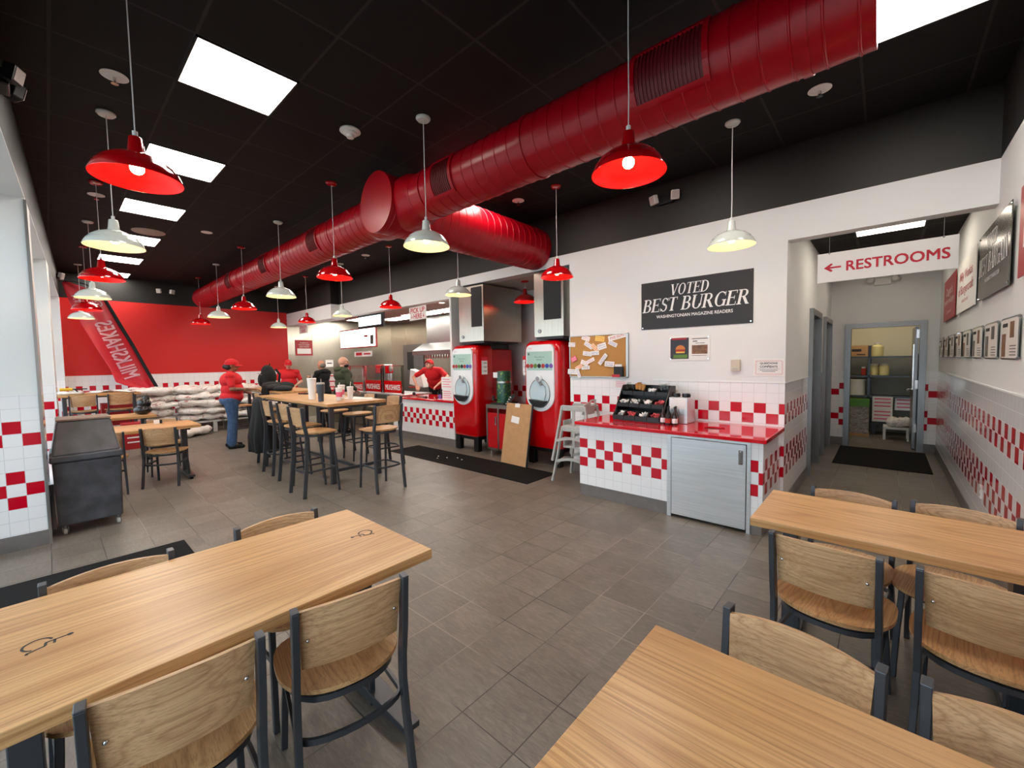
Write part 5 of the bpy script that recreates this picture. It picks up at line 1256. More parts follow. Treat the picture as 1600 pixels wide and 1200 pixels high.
t, p = board('menu_leaflet', 'two page framed burger magazine print under the charcoal sign', 'framed print', 0.46, 0.285, TR((-1.69, YB - 0.001, 1.555)), 'paper', th=0.004)
pins(p, 0.46, 0.285)
m = MB(); m.box(-0.215, -0.005, -0.0055, -0.004, 0.02, 0.265); q = m.build('dark_page', M['navy'], p)
m = MB(); m.prism([(-0.16 + 0.06 + 0.055 * math.cos(D(a)), 0.13 + 0.05 * math.sin(D(a))) for a in range(0, 181, 15)], -0.0065, -0.0055); m.build('bun_picture', M['bun'], q)
m = MB(); m.box(-0.155, -0.045, -0.0065, -0.0055, 0.105, 0.128); m.build('patty_picture', M['tomato'], q)
m = MB(); m.box(-0.15, -0.05, -0.0065, -0.0055, 0.088, 0.105); m.build('cheese_picture', M['cheese'], q)
m = MB(); m.box(-0.18, -0.02, -0.0065, -0.0055, 0.03, 0.07); m.build('salad_picture', M['lettuce'], q)
m = MB(); m.box(-0.20, -0.03, -0.0065, -0.0055, 0.245, 0.26); m.build('masthead', M['ink_red'], q)
m = MB(); m.box(0.03, 0.20, -0.0055, -0.004, 0.075, 0.175); q = m.build('food_picture', M['photo_brown'], p)
m = MB(); m.box(0.03, 0.20, -0.0055, -0.004, 0.245, 0.252); m.box(0.04, 0.09, -0.0055, -0.004, 0.215, 0.225); m.box(0.03, 0.19, -0.0055, -0.004, 0.055, 0.059); m.box(0.07, 0.17, -0.0055, -0.004, 0.195, 0.20); m.build('print', M['ink'], p)
t = thing('thermostat', 'beige thermostat box on the back wall right of the burger print', 'thermostat', (-1.20, YB - 0.001, 1.435))
m = MB(); m.box(-0.045, 0.045, -0.03, 0, 0, 0.125); m.build('housing', plain('beige_plastic', (204, 196, 176), 0.45), t, bevel=0.006)
m = MB(); m.box(-0.03, 0.03, -0.032, -0.03, 0.015, 0.03); m.build('vent', M['grey_plastic'], t)
t, p = board('questions_sign', 'white QUESTIONS and COMMENTS card with a red checked border', 'sign', 0.27, 0.18, TR((-0.895, YB - 0.001, 1.385)), 'paper', th=0.003)
m = MB()
n = 22
for i in range(n):
    for x, z in [(-0.12 + i * 0.24 / n, 0.155 - 0.0055 * (i % 2)), (-0.12 + i * 0.24 / n, 0.02 - 0.0055 * (i % 2))]: m.box(x, x + 0.006, -0.0038, -0.003, z, z + 0.005)
for i in range(14):
    for x in (-0.12, 0.115): m.box(x + 0.005 * (i % 2), x + 0.005 + 0.005 * (i % 2), -0.0038, -0.003, 0.02 + i * 0.0095, 0.025 + i * 0.0095)
m.build('checked_border', M['ink_red'], p)
lettering(p, 'ink', [('QUESTIONS', 0.155, 0.020, 0, 0.130, 0, 0.03), ('&', 0.012, 0.010, 0, 0.112), ('COMMENTS', 0.155, 0.020, 0, 0.096, 0, 0.03)], -0.0036)
m = MB(); m.box(-0.095, 0.095, -0.0036, -0.003, 0.073, 0.075); m.box(-0.08, 0.08, -0.0036, -0.003, 0.058, 0.062); m.box(-0.06, 0.06, -0.0036, -0.003, 0.044, 0.048); m.build('small_print', M['ink'], p)
t, p = board('nutrition_card', 'small white card with a thin border under the cork board', 'notice', 0.19, 0.10, TR((-2.55, YB - 0.001, 1.205)), 'paper', th=0.003)
m = MB()
for z in (0.02, 0.04, 0.06, 0.08): m.box(-0.07, 0.07, -0.0036, -0.003, z, z + 0.006)
m.build('print', M['ink_pink'], p)

# cork board with notes
t, p = board('cork_board', 'cork notice board in an aluminium frame, right of the soda machines', 'notice board', 0.89, 0.575, TR((-2.885, YB - 0.001, 1.345)), 'cork', th=0.012)
m = MB(); w2 = 0.445
for a in ((-w2, w2, 0, 0.014), (-w2, w2, 0.561, 0.575)): m.box(a[0], a[1], -0.02, -0.001, a[2], a[3])
for a in ((-w2, -w2 + 0.014), (w2 - 0.03, w2)): m.box(a[0], a[1], -0.02, -0.001, 0, 0.575)
m.build('frame', M['alu'], t, bevel=0.002)
BX = lambda u: -0.445 + u * 0.89
notes = [(0.30, 0.93, .13, .065, -20, 'paper', 'ink_pink', 'pinned white note with pink writing, top left of centre'), (0.545, 0.90, .14, .07, -8, 'paper_y', 'ink_red', 'yellow note, the only yellow one'),
 (0.84, 0.93, .28, .07, 12, 'paper', 'ink_red', 'long white strip with red capitals at the top right'), (0.35, 0.76, .14, .06, -32, 'paper', 'ink_blue', 'white note tilted down right, upper left group'), (0.455, 0.70, .12, .06, -42, 'paper_o', 'ink_red', 'orange tinted note leaning against the upper group'),
 (0.58, 0.72, .13, .08, 15, 'paper', 'ink_blue', 'folded white note with blue writing in the upper centre'), (0.76, 0.77, .13, .055, -26, 'paper', 'ink_blue', 'small white note under the long red strip'), (0.05, 0.79, .11, .06, -4, 'paper', 'purple', 'white note with purple writing at the left edge'),
 (0.33, 0.56, .14, .06, -8, 'paper', 'ink_blue', 'white note with bold blue letters, middle left'), (0.46, 0.57, .13, .055, 2, 'paper', 'ink_blue', 'white note overlapping the bold blue one'), (0.37, 0.38, .16, .05, 24, 'paper', 'ink_pink', 'white note tilted up right in the lower centre'),
 (0.28, 0.34, .12, .06, -22, 'paper', 'ink_pink', 'white note crossing the tilted lower one'), (0.30, 0.23, .13, .05, 3, 'paper', 'ink', 'cream note with black writing, lower left of centre'), (0.18, 0.24, .12, .055, 28, 'paper_o', 'ink_pink', 'peach note at the lower left'),
 (0.60, 0.42, .17, .055, 50, 'paper', 'ink_blue', 'steeply tilted white slip right of centre'), (0.71, 0.31, .14, .07, -5, 'paper', 'ink_blue', 'white note with blue writing right of the steep slip'), (0.06, 0.13, .15, .07, -3, 'paper', 'purple', 'white note in the lower left corner'),
 (0.17, 0.10, .14, .05, -70, 'paper', 'purple', 'narrow white slip hanging over the bottom left edge'), (0.09, 0.44, .09, .07, 25, 'ink_pink', 'paper', 'bright pink and white scrap at the left')]
for k, (u, v, w_, h_, a, pm, im, lab) in enumerate(notes):
    T = TR((-2.885 + BX(u), YB - 0.0145 - 0.0009 * k, 1.345 + v * 0.575), 0, 0, D(-a))
    t = thing('pinned_note', lab + ' of the cork board', 'note', (0, 0, 0), 0, 'notes on the cork board'); t.matrix_world = T
    m = MB(); m.box(-w_ / 2, w_ / 2, -0.0006, 0, -h_ / 2, h_ / 2); m.build('paper', M[pm], t)
    m = MB(); r = random.Random(k)
    for q in range(2 if k != 2 else 0):
        x = -w_ * 0.38
        while x < w_ * 0.36: e_ = r.random() * 0.012 + 0.006; z_ = h_ * (0.16 - 0.36 * q) + r.uniform(-.002, .002); m.box(x, x + e_, -0.0012, -0.0007, z_ - 0.002, z_ + r.uniform(.001, .005)); x += e_ + 0.004
    if k == 2: m.text('FIVE GUYS !', w_ * 0.8, h_ * 0.45, 0, 0, -0.001)
    m.build('writing', M[im], t)
t = thing('comment_box', 'small black box with a red card at the bottom right corner of the cork board', 'box', (-2.55, YB - 0.03, 1.36))
m = MB(); m.box(-0.06, 0.06, -0.05, 0.0, 0, 0.13); m.build('box_body', M['ink'], t, bevel=0.004)
m = MB(); m.box(-0.08, 0.03, -0.058, -0.051, -0.005, 0.03); m.build('red_card', M['mach_deep'], t)
m = MB(); m.box(-0.04, 0.055, -0.052, -0.048, 0.13, 0.16); m.build('white_card', M['paper'], t)

# right wall: big boards and framed clippings
def rboard(name, lab, y0, y1, z0, z1, mat, grp='large boards on the right wall'):
    return board(name, lab, 'sign', y1 - y0, z1 - z0, RW(XR - 0.02, (y0 + y1) / 2, z0), mat, grp)
t, p = rboard('bargain_sign', 'grey board reading VOTED BEST BARGAIN high on the right wall', 4.29, 5.54, 2.035, 2.59, 'sign_grey')
m = MB(); serif_text(m, 'VOTED', -0.27, 0.385, 0.11, 0.46, -0.0075); serif_text(m, 'BEST BARGAIN', -0.60, 0.20, 0.15, 1.20, -0.0075); m.text('WASHINGTONIAN.COM', 0.6, 0.034, 0, 0.14, -0.0075, 0, 0.01)
m.build('lettering', M['letter_white'], p); pins(p, 1.25, 0.555)
t, p = rboard('quote_sign', 'cream board with red serif lettering on the right wall, between grey and red boards', 5.70, 7.06, 2.03, 2.58, 'paper')
lettering(p, 'letter_red', [('Willy Wonkas', 0.95, 0.13, 0, 0.36), ('of Burgercraft', 1.05, 0.13, 0, 0.22), ('WASHINGTON POST', 0.5, 0.03, 0, 0.11)])
t, p = rboard('survey_sign', 'red board on the right wall nearest the storeroom door', 7.22, 8.52, 2.03, 2.58, 'sign_red')
lettering(p, 'letter_white', [("Zagat's", 0.7, 0.13, 0, 0.36), ('number one burger', 1.05, 0.10, 0, 0.24), ('ZAGAT SURVEY', 0.55, 0.03, 0, 0.10)])
t, p = rboard('award_sign', 'red board on the right wall cut off by the edge of the photo', 2.80, 4.04, 2.04, 2.59, 'sign_red')
lettering(p, 'letter_white', [('VOTED', 0.5, 0.11, 0, 0.40), ('BEST BURGER', 1.0, 0.13, 0, 0.23)])
near = ['nearest the camera', 'second nearest', 'third nearest', 'fourth nearest', 'fifth nearest', 'sixth nearest', 'second farthest', 'farthest, by the storeroom door']
for k in range(8):
    yc = 4.24 + 0.655 * k
    t = thing('framed_clipping', 'clear framed two page magazine print on the right wall, ' + near[k], 'framed print', (0, 0, 0), 0, 'framed magazine prints'); t.matrix_world = RW(XR - 0.004, yc, 1.535)
    m = MB(); m.box(-0.25, 0.25, -0.012, -0.008, 0, 0.285); m.build('acrylic_block', M['clear'], t, bevel=0.002)
    m = MB(); m.box(-0.235, 0.235, -0.0145, -0.0125, 0.012, 0.272); p = m.build('paper', plain('warm_white_paper', (226, 220, 212), 0.5), t)
    m = MB(); r = random.Random(k + 5); a = r.random() * 0.04
    m.box(-0.225, -0.13 + a, -0.016, -0.0145, 0.02, 0.15 + a); q = m.build('photo', M['photo_grey'] if k % 3 else M['photo_brown'], p)
    m = MB(); m.box(0.02, 0.11 + a, -0.016, -0.0145, 0.12 + a, 0.25); m.build('photo', M['photo_brown'] if k % 2 == 0 else M['photo_grey'], p)
    m = MB(); m.box(-0.21, -0.06, -0.016, -0.0145, 0.22, 0.245)
    for z_ in (0.03, 0.05, 0.07, 0.09): m.box(0.03, 0.20, -0.016, -0.0145, z_, z_ + 0.005)
    m.build('print', M['ink'], p)
    for x in (-0.235, 0.235):
        for z_ in (0.012, 0.273): m = MB(); m.cyl((x, -0.001, z_), (x, -0.017, z_), 0.008, 10); m.build('standoff', M['steel_dull'], t)
t = thing('wall_outlet', 'white power outlet low on the tiled right wall', 'outlet', (0, 0, 0)); t.matrix_world = RW(XR, 5.15, 0.37)
m = MB(); m.box(-0.035, 0.035, -0.008, 0, 0, 0.115); p = m.build('plate', M['white_plastic'], t, bevel=0.003)
m = MB(); m.box(-0.015, 0.015, -0.0095, -0.008, 0.02, 0.045); m.box(-0.015, 0.015, -0.0095, -0.008, 0.07, 0.095); m.build('sockets', M['grey_plastic'], p)

# ================================================================ STOREROOM
t = thing('storage_shelving', 'dark shelving unit inside the storeroom', 'shelving', (0, 11.15, 0))
for x in (-0.57, -0.245, 0.44): 
    m = MB(); m.box(x - 0.03, x + 0.03, 0.1, 0.14, 0, 1.78 if x < 0.4 else 1.6); m.box(x - 0.015, x + 0.015, -0.22, -0.19, 0.75, 1.58); m.build('post', M['frame'], t)
for z in (0.78, 1.18, 1.56): m = MB(); m.box(-0.6, 0.47, -0.22, 0.14, z - 0.03, z); m.build('shelf', M['frame'], t)
def jar(x, y, z, r, h, mat, lab, name='storage_jar', cat='jar', neck=0.6, lid='white_plastic'):
    t = thing(name, lab, cat, (x, y, z)); m = MB(); m.lathe([(0, 0), (r, 0), (r, h * 0.78), (r * neck, h * 0.92), (r * neck, h), (0, h)], 20); m.build('jar_body', M[mat], t, smooth=True, angle=50)
    m = MB(); m.lathe([(0, h + 0.02), (r * neck * 1.1, h + 0.02), (r * neck * 1.1, h - 0.01)], 18); m.build('lid', M[lid], t, smooth=True)
jar(-0.13, 11.1, 1.561, 0.095, 0.25, 'yellow_lib', 'large clear jug of pale liquid on the top storeroom shelf', 'liquid_jug', 'jug', 0.45)
jar(-0.17, 11.1, 1.181, 0.07, 0.21, 'yellow_lib', 'pale yellow jar on the middle storeroom shelf, left of a pair', neck=0.8)
jar(-0.02, 11.08, 1.181, 0.075, 0.21, 'yellow_lib', 'pale yellow jar on the middle storeroom shelf, right of a pair', neck=0.8)
jar(-0.33, 11.05, 1.181, 0.04, 0.15, 'tomato', 'small reddish jar on the middle storeroom shelf', neck=0.8)
jar(-0.43, 11.05, 0.781, 0.13, 0.30, 'white_plastic', 'big white bucket with a lid on the lower storeroom shelf', 'food_bucket', 'bucket', 1.0)
t = thing('brown_carton', 'brown cardboard carton on the top storeroom shelf', 'carton', (-0.42, 11.05, 1.561)); m = MB(); m.box(-0.15, 0.15, -0.12, 0.12, 0, 0.22); m.build('box', M['cardboard'], t, bevel=0.004)
m = MB(); m.box(-0.10, 0.05, -0.123, -0.12, 0.10, 0.15); m.box(-0.02, 0.11, -0.123, -0.12, 0.03, 0.05); m.build('print', M['ink'], t)
t = thing('wrapped_pallet', 'film wrapped stack with a green band on the storeroom floor', 'wrapped stack', (-0.42, 10.75, 0)); m = MB(); m.box(-0.2, 0.2, -0.15, 0.15, 0.05, 0.58); m.build('film', M['film'], t, bevel=0.01)
m = MB(); m.box(-0.205, 0.205, -0.155, 0.155, 0.58, 0.72); m.build('green_band', M['green_tape'], t); m = MB(); m.box(-0.21, 0.21, -0.16, 0.16, 0, 0.05); m.build('pallet_base', M['cardboard'], t)
for k, (x, y, z, lab) in enumerate(((-0.03, 11.0, 0.27, 'printed white carton by the wrapped stack, lower one'), (-0.03, 11.0, 0.52, 'printed white carton by the wrapped stack, upper one'), (0.30, 11.15, 0.50, 'printed white carton behind the sack bench in the storeroom'))):
    t = thing('printed_carton', lab, 'carton', (x, y, z), 0, 'white cartons in the storeroom'); m = MB(); m.box(-0.15, 0.15, -0.1, 0.1, 0, 0.245); m.build('box', M['paper'], t, bevel=0.003)
    m = MB()
    for q in range(3): m.box(-0.12, 0.12, -0.103, -0.1, 0.05 + 0.07 * q, 0.075 + 0.07 * q)
    m.build('print', M['ink_pink'], t)
t = thing('dunnage_stand', 'black low stand under the storeroom cartons', 'stand', (0.1, 11.05, 0)); m = MB(); m.box(-0.3, 0.36, -0.12, 0.2, 0.2, 0.268); m.build('platform', M['black_plastic'], t)
for x in (-0.25, 0.3): m = MB(); m.box(x - 0.03, x + 0.03, -0.1, 0.18, 0, 0.2); m.build('leg', M['black_plastic'], t)
t = thing('metal_bench', 'low white metal bench carrying a sack in the storeroom', 'bench', (0.19, 10.6, 0)); m = MB(); m.box(-0.2, 0.17, -0.2, 0.2, 0.20, 0.24); m.build('bench_top', M['white_plastic'], t)
for x, y in ((-0.18, -0.18), (-0.18, 0.18), (0.15, -0.18), (0.15, 0.18)): m = MB(); m.box(x - 0.02, x + 0.02, y - 0.02, y + 0.02, 0, 0.2); m.build('leg', M['white_plastic'], t)

# ================================================================ SACKS
def sack_mesh(L, W, H, seed):
    m = MB(); r = random.Random(seed); off = Vector((r.random() * 40, r.random() * 40, 0))
    def f(u, v):
        a = 2 * PI * u; b_ = PI * v
        ex = 2.6; s_ = math.sin(b_); c = -math.cos(b_)
        y = c * L / 2; k = (1 - abs(c) ** 5) ** 0.35 if abs(c) < 1 else 0
        ca, sa = math.cos(a), math.sin(a); rr = (abs(ca) ** ex + abs(sa) ** ex) ** (-1 / ex)
        p = Vector((ca * rr * W / 2 * (0.55 + 0.45 * k if 0 < v < 1 else 0.5), y, sa * rr * H / 2 * k))
        n_ = noise.noise(p * 5 + off) * 0.06 + noise.noise(p * 14 + off) * 0.03
        return tuple(p + Vector((ca, 0, sa)) * n_ * (k + 0.15))
    m.grid(f, 20, 22, cu=True); return m
sack_protos = []
for k in range(3):
    sack_protos.append(None)
LAY = ['bottom', 'second', 'third', 'fourth', 'top']; STK = ['leftmost', 'second from left', 'third from left', 'rightmost']
rs = random.Random(3)
for c in range(4):
    for l in range(5):
        k = (c * 5 + l) % 3; loc = (-12.35 + rs.uniform(-0.06, 0.06), 1.52 + c * 0.86 + rs.uniform(-0.05, 0.05), 0.375 + l * 0.165); rot = (rs.uniform(-.07, .07), rs.uniform(-.05, .05), rs.uniform(-.14, .14))
        lab = 'white printed potato sack, %s layer of the %s stack before the red wall' % (LAY[l], STK[c])
        if sack_protos[k] is None:
            o = sack_mesh(0.90, 0.58, 0.175, k).build('potato_sack', M['sack'], loc=loc, rot=rot, smooth=True, angle=80); sack_protos[k] = o
        else:
            o = sack_protos[k].copy(); C.objects.link(o); o.location = loc; o.rotation_euler = rot
        tag(o, lab, 'sack', 'potato sacks stacked by the red wall')
o = sack_protos[0].copy(); C.objects.link(o); o.location = (0.22, 10.6, 0.32); o.rotation_euler = (0, 0, 1.5); o.scale = (0.6, 0.42, 0.9); tag(o, 'white printed sack lying on the storeroom bench', 'sack', 'potato sacks in the storeroom')
o = sack_protos[1].copy(); C.objects.link(o); o.location = (-11.75, 2.15, 0.10); o.rotation_euler = (0.1, 0, 0.5); o.scale = (0.7, 0.8, 0.9); tag(o, 'single white sack lying on the floor in front of the stacks', 'sack', 'potato sacks on the floor')
for c in range(2):
    t = thing('sack_rack', 'grey dunnage rack under the potato sacks, %s one' % ['left', 'right'][c], 'rack', (-12.35, 1.95 + 1.72 * c, 0), 0, 'dunnage racks')
    m = MB(); m.box(-0.28, 0.28, -0.82, 0.82, 0.24, 0.275); m.build('deck', M['grey_plastic'], t)
    for x in (-0.24, 0.24):
        for y in (-0.7, 0.0, 0.7): m = MB(); m.box(x - 0.03, x + 0.03, y - 0.04, y + 0.04, 0, 0.24); m.build('leg', M['grey_plastic'], t)

# ================================================================ LEANING BANNER
t = thing('feather_banner', 'red MILKSHAKES feather banner leaning mirrored against the red end wall', 'banner', (-12.6, 0, 0))
Lf = [(0.28, 3.33), (0.37, 2.924), (0.534, 2.451), (0.71, 1.983), (0.896, 1.547), (0.96, 1.275), (1.10, 1.20), (1.50, 1.06)]
Rt = [(0.32, 3.388), (0.80, 3.20), (0.884, 3.045), (1.088, 2.528), (1.283, 2.039), (1.42, 1.66), (1.50, 1.45), (1.60, 1.06)]
def lerp_path(P, t_):
    t_ *= len(P) - 1; i = min(int(t_), len(P) - 2); f_ = t_ - i; return P[i][0] * (1 - f_) + P[i + 1][0] * f_, P[i][1] * (1 - f_) + P[i + 1][1] * f_
def bx(y, z): return (1 - (z - 1.0) / 2.4) * 0.30 + 0.02
def ban(u, v):
    a = lerp_path(Lf, v); b_ = lerp_path(Rt, v); y = a[0] * (1 - u) + b_[0] * u; z = a[1] * (1 - u) + b_[1] * u
    fold = 0.018 * math.sin(u * 9 + v * 3) * (0.3 + v) + 0.02 * math.exp(-((u - 0.25 - 0.4 * v) / 0.06) ** 2) * v
    return (bx(y, z) + fold, y, z)
m = MB(); m.grid(ban, 26, 40)
banner_cloth = plain('banner_red_satin', (190, 20, 40), 0.4, vary=0.05, bscale=3); cl = m.build('cloth', banner_cloth, t, smooth=True, angle=180)
sol = cl.modifiers.new('thickness', 'SOLIDIFY'); sol.thickness = 0.003
m = MB(); P = [(bx(y, z) + 0.03, y, z) for y, z in ((1.68, 0.98), (1.503, 1.454), (1.29, 2.039), (1.095, 2.528), (0.90, 3.045), (0.80, 3.22), (0.62, 3.35), (0.45, 3.385), (0.32, 3.37))]
m.tube(P, 0.032, 10, scales=[1, 1, 1, 1, 0.9, 0.6, 0.5, 0.4, 0.35]); m.build('pole_sleeve', M['black_cloth'], t, smooth=True)
def text_on(m, txt, w_, h_, c, dx, up, x_off):
    # lays letters on the cloth, mirrored because the banner shows its back
    q = MB(); q.text(txt, w_, h_, 0, 0, 0, 0, 0.02); d_ = Vector((0, dx[0], dx[1])).normalized(); u_ = Vector((0, up[0], up[1])).normalized()
    vs = []
    for p in q.v:
        g = d_ * p[0] + u_ * p[2] + Vector((0, c[0], c[1])); vs.append((bx(g.y, g.z) + x_off, g.y, g.z))
    m.add(vs, q.f)
m = MB(); dr = (-(1.195 - 0.80), 2.56 - 1.389); rt_ = (dr[1], -dr[0])
text_on(m, 'MILKSHAKES', 1.26, 0.27, (1.03, 1.97), dr, rt_, 0.05)
pr = (0.93, 0.36)
pk = plain('pale_pink_print', (236, 190, 200), 0.5); m.build('lettering', pk, cl); m = MB(); 
text_on(m, 'FIVE', 0.38, 0.14, (0.60, 3.08), (-0.93, -0.36), (-0.36, 0.93), 0.05)
text_on(m, 'GUYS', 0.38, 0.14, (0.665, 2.90), (-0.93, -0.36), (-0.36, 0.93), 0.05)
m.build('logo_lettering', pk, cl)

# ================================================================ TRASH CART AND CLUTTER
t = thing('trash_cart', 'scuffed dark grey wheeled trash cart with a sloping hood by the first pillar', 'trash cart', (-6.04, 0.215, 0))
def frust(m, x0, x1, y0, y1, z0, X0, X1, Y0, Y1, z1):
    m.add([(x0, y0, z0), (x1, y0, z0), (x1, y1, z0), (x0, y1, z0), (X0, Y0, z1), (X1, Y0, z1), (X1, Y1, z1), (X0, Y1, z1)], [(0, 3, 2, 1), (4, 5, 6, 7), (0, 1, 5, 4), (1, 2, 6, 5), (2, 3, 7, 6), (3, 0, 4, 7)])
m = MB(); frust(m, -0.32, 0.30, -0.225, 0.225, 0.09, -0.33, 0.315, -0.238, 0.238, 0.70); m.build('tub', M['cart'], t, bevel=0.02, seg=3)
m = MB(); frust(m, -0.35, 0.335, -0.255, 0.255, 0.70, -0.345, 0.33, -0.25, 0.25, 0.765); m.build('rim', M['cart'], t, bevel=0.015)
m = MB(); frust(m, -0.33, 0.315, -0.235, 0.235, 0.765, -0.31, 0.11, -0.19, 0.19, 1.07); m.build('hood', M['cart'], t, bevel=0.015)
m = MB(); frust(m, -0.315, 0.115, -0.195, 0.195, 1.07, -0.31, 0.11, -0.19, 0.19, 1.085); m.build('hood_top', plain('faded_brown_plastic', (122, 98, 84), 0.6, vary=0.1), t)
for x in (-0.25, 0.25):
    for y in (-0.18, 0.19):
        m = MB(); m.cyl((x, y, 0.06), (x, y, 0.11), 0.012, 8); m.box(x - 0.02, x + 0.02, y - 0.022, y - 0.016, 0.025, 0.075); m.box(x - 0.02, x + 0.02, y + 0.016, y + 0.022, 0.025, 0.075); cs = m.build('caster', M['steel_dull'], t)
        m = MB(); m.cyl((x, y - 0.012, 0.03), (x, y + 0.012, 0.03), 0.03, 16); m.build('wheel', M['grey_plastic'], cs, smooth=True)
m = MB()
for c_, r_ in (((0, 0, 0.08), (.17, .13, .085)), ((0.02, 0.02, 0.19), (.12, .10, .09)), ((0.03, 0.05, 0.27), (.05, .05, .07))): m.ball(c_, r_, 12)
o = m.build('bin_bag', M['bin_bag'], remesh=0.012, sm=3, loc=(-9.72, 1.08, 0.758)); tag(o, 'black tied bin bag sitting on the end of the second window table', 'bin bag')
t = thing('table_card', 'tiny white and black holder on the small window table', 'holder', (-7.9, 1.02, 0.76)); m = MB(); m.box(-0.02, 0.02, -0.03, 0.03, 0, 0.05); m.build('card', M['paper'], t); m = MB(); m.box(-0.025, 0.025, 0.03, 0.06, 0, 0.05); m.build('base', M['ink'], t)
o = MB().box(-0.3, 0.3, -0.38, 0.38, 0, 0.018).build('wood_board', M['oak_edge'], loc=(-11.9, 0.82, 1.071), rot=(0, 0, 0.03)); tag(o, 'loose flat wooden board lying on the cluttered tall table', 'board')
for k, (x, y, z, a, lab) in enumerate(((-11.95, 0.95, 1.09, 0.3, 'white paper sheet on the wooden board, right one'), (-11.85, 0.72, 1.09, -0.4, 'white paper sheet on the wooden board, left one'), (-11.75, 1.15, 1.072, 0.9, 'crumpled white paper sheet at the right end of the cluttered table'))):
    def pf(u, v): return ((u - .5) * .3, (v - .5) * .4, 0.02 + 0.018 * math.sin(u * 7 + k) * math.cos(v * 6 + k))
    o = MB().grid(pf, 8, 8).build('paper_sheet', M['paper'], loc=(x, y, z), rot=(0, 0, a), smooth=True); o.modifiers.new('t', 'SOLIDIFY').thickness = 0.001; tag(o, lab, 'paper', 'papers on the cluttered table')
m = MB()
for c_, r_ in (((0, 0, .03), (.13, .12, .035)), ((0.05, 0.1, .04), (.1, .08, .045)), ((-.08, -.1, .035), (.1, .09, .04))): m.ball(c_, r_, 10)
o = m.build('plastic_wrap', M['white_plastic'], remesh=0.012, loc=(-11.82, 0.28, 1.068)); tag(o, 'crumpled white plastic wrap on the left end of the cluttered table', 'plastic wrap')
t = thing('caulking_gun', 'yellow and black hand tool on the left of the cluttered table', 'tool', (-11.70, 0.28, 1.15), 1.5)
m = MB(); m.cyl((-0.15, 0, 0.03), (0.02, 0, 0.03), 0.028, 12); m.build('barrel', M['yellow'], t, smooth=True)
m = MB(); m.bar([(0.02, 0, 0.03), (0.22, 0, 0.03)], 0.02, 0.02); m.bar([(0.05, 0, 0.03), (0.09, 0, -0.03)], 0.02, 0.02); m.build('grip', M['black_plastic'], t)
for k, (x, y, z0, h_, lab) in enumerate(((-11.0, 1.15, 0, 0.50, 'red printed carton on the floor behind the second window table'), (-12.05, 0.95, 0.0, 0.85, 'tall red printed display box under the cluttered table'))):
    t = thing('red_carton', lab, 'carton', (x, y, z0), 0, 'red cartons by the windows'); m = MB(); m.box(-0.18, 0.18, -0.26, 0.26, 0, h_); m.build('box', M['sign_red'], t, bevel=0.004)
    m = MB()
    for q in range(4): m.box(0.18, 0.183, -0.2, 0.2 - 0.05 * (q % 2), h_ * (0.25 + 0.18 * q), h_ * (0.25 + 0.18 * q) + 0.025)
    m.build('print', M['letter_white'], t)

# backpack and coats
t = thing('backpack', 'bulky black backpack standing on the tall table near the standing worker', 'backpack', (-10.45, 3.35, 1.071), D(-20))
m = MB()
for c_, r_ in (((0, 0, 0.24), (.25, .16, .24)), ((0, -.02, 0.36), (.2, .13, .16)), ((0, 0, .12), (.25, .16, .13)), ((0.0, -0.15, 0.18), (.17, .07, .15))): m.ball(c_, r_, 14)
m.box(-.22, .22, -.12, .12, 0.0, .1); m.build('bag_body', M['black_cloth'], t, remesh=0.014, sm=4)
m = MB(); m.tube([(-0.05, 0.02, 0.5), (-0.04, 0.03, 0.545), (0.04, 0.03, 0.545), (0.05, 0.02, 0.5)], 0.01, 8); m.build('grab_loop', M['black_cloth'], t, smooth=True)
m = MB(); m.tube([(-.14, .14, .42), (-.17, .22, .3), (-.16, .2, .1)], 0.022, 8); m.build('shoulder_strap', M['black_cloth'], t, smooth=True); m = MB(); m.tube([(.14, .14, .42), (.17, .22, .3), (.16, .2, .1)], 0.022, 8); m.build('shoulder_strap', M['black_cloth'], t, smooth=True)
m = MB(); m.tube([(-.2, -.13, .3), (0, -.215, .335), (.2, -.13, .3)], 0.004, 6); m.build('zip', M['steel_dull'], t)
m = MB()
for c_, r_ in (((0, 0, .06), (.45, .2, .075)), ((-.3, .05, .09), (.25, .2, .09)), ((.35, -.08, .05), (.25, .14, .06)), ((.1, .1, .1), (.22, .16, .08)), ((-.1, -.2, -.05), (.12, .06, .18))): m.ball(c_, r_, 12)
o = m.build('folded_coat', M['black_cloth'], remesh=0.014, sm=2, loc=(-9.25, 3.12, 1.06), rot=(0, 0, 0.15)); tag(o, 'black coat heaped flat on the tall table beside the backpack', 'coat')
m = MB(); nz = 30
def coat(u, v):
    a = 2 * PI * u; z = 1.085 - 0.86 * v; k = min(1.0, v / 0.09) ** 0.5
    rx = (0.20 + 0.07 * v) * (1 if v > 0 else 0.9); ry = (0.05 + 0.13 * min(1, v * 1.4)) * k + 0.008
    fold = 1 + 0.10 * v * math.sin(a * 7 + v * 2) + 0.05 * v * math.sin(a * 13 + 1)
    return (rx * math.cos(a) * fold * (0.4 + 0.6 * k), -0.06 + 0.05 * v + ry * math.sin(a) * fold, z)
m.grid(coat, 60, nz, cu=True); n0 = 60; mv = nz + 1
m.f.append(tuple(i * mv for i in range(n0))); m.m.append(0)
o = m.build('hanging_coat', M['black_cloth'], loc=(-7.36, 2.26, 0), smooth=True, angle=180); o.modifiers.new('thickness', 'SOLIDIFY').thickness = 0.006
tag(o, 'long black coat hanging over a bar stool back on the window side', 'coat')

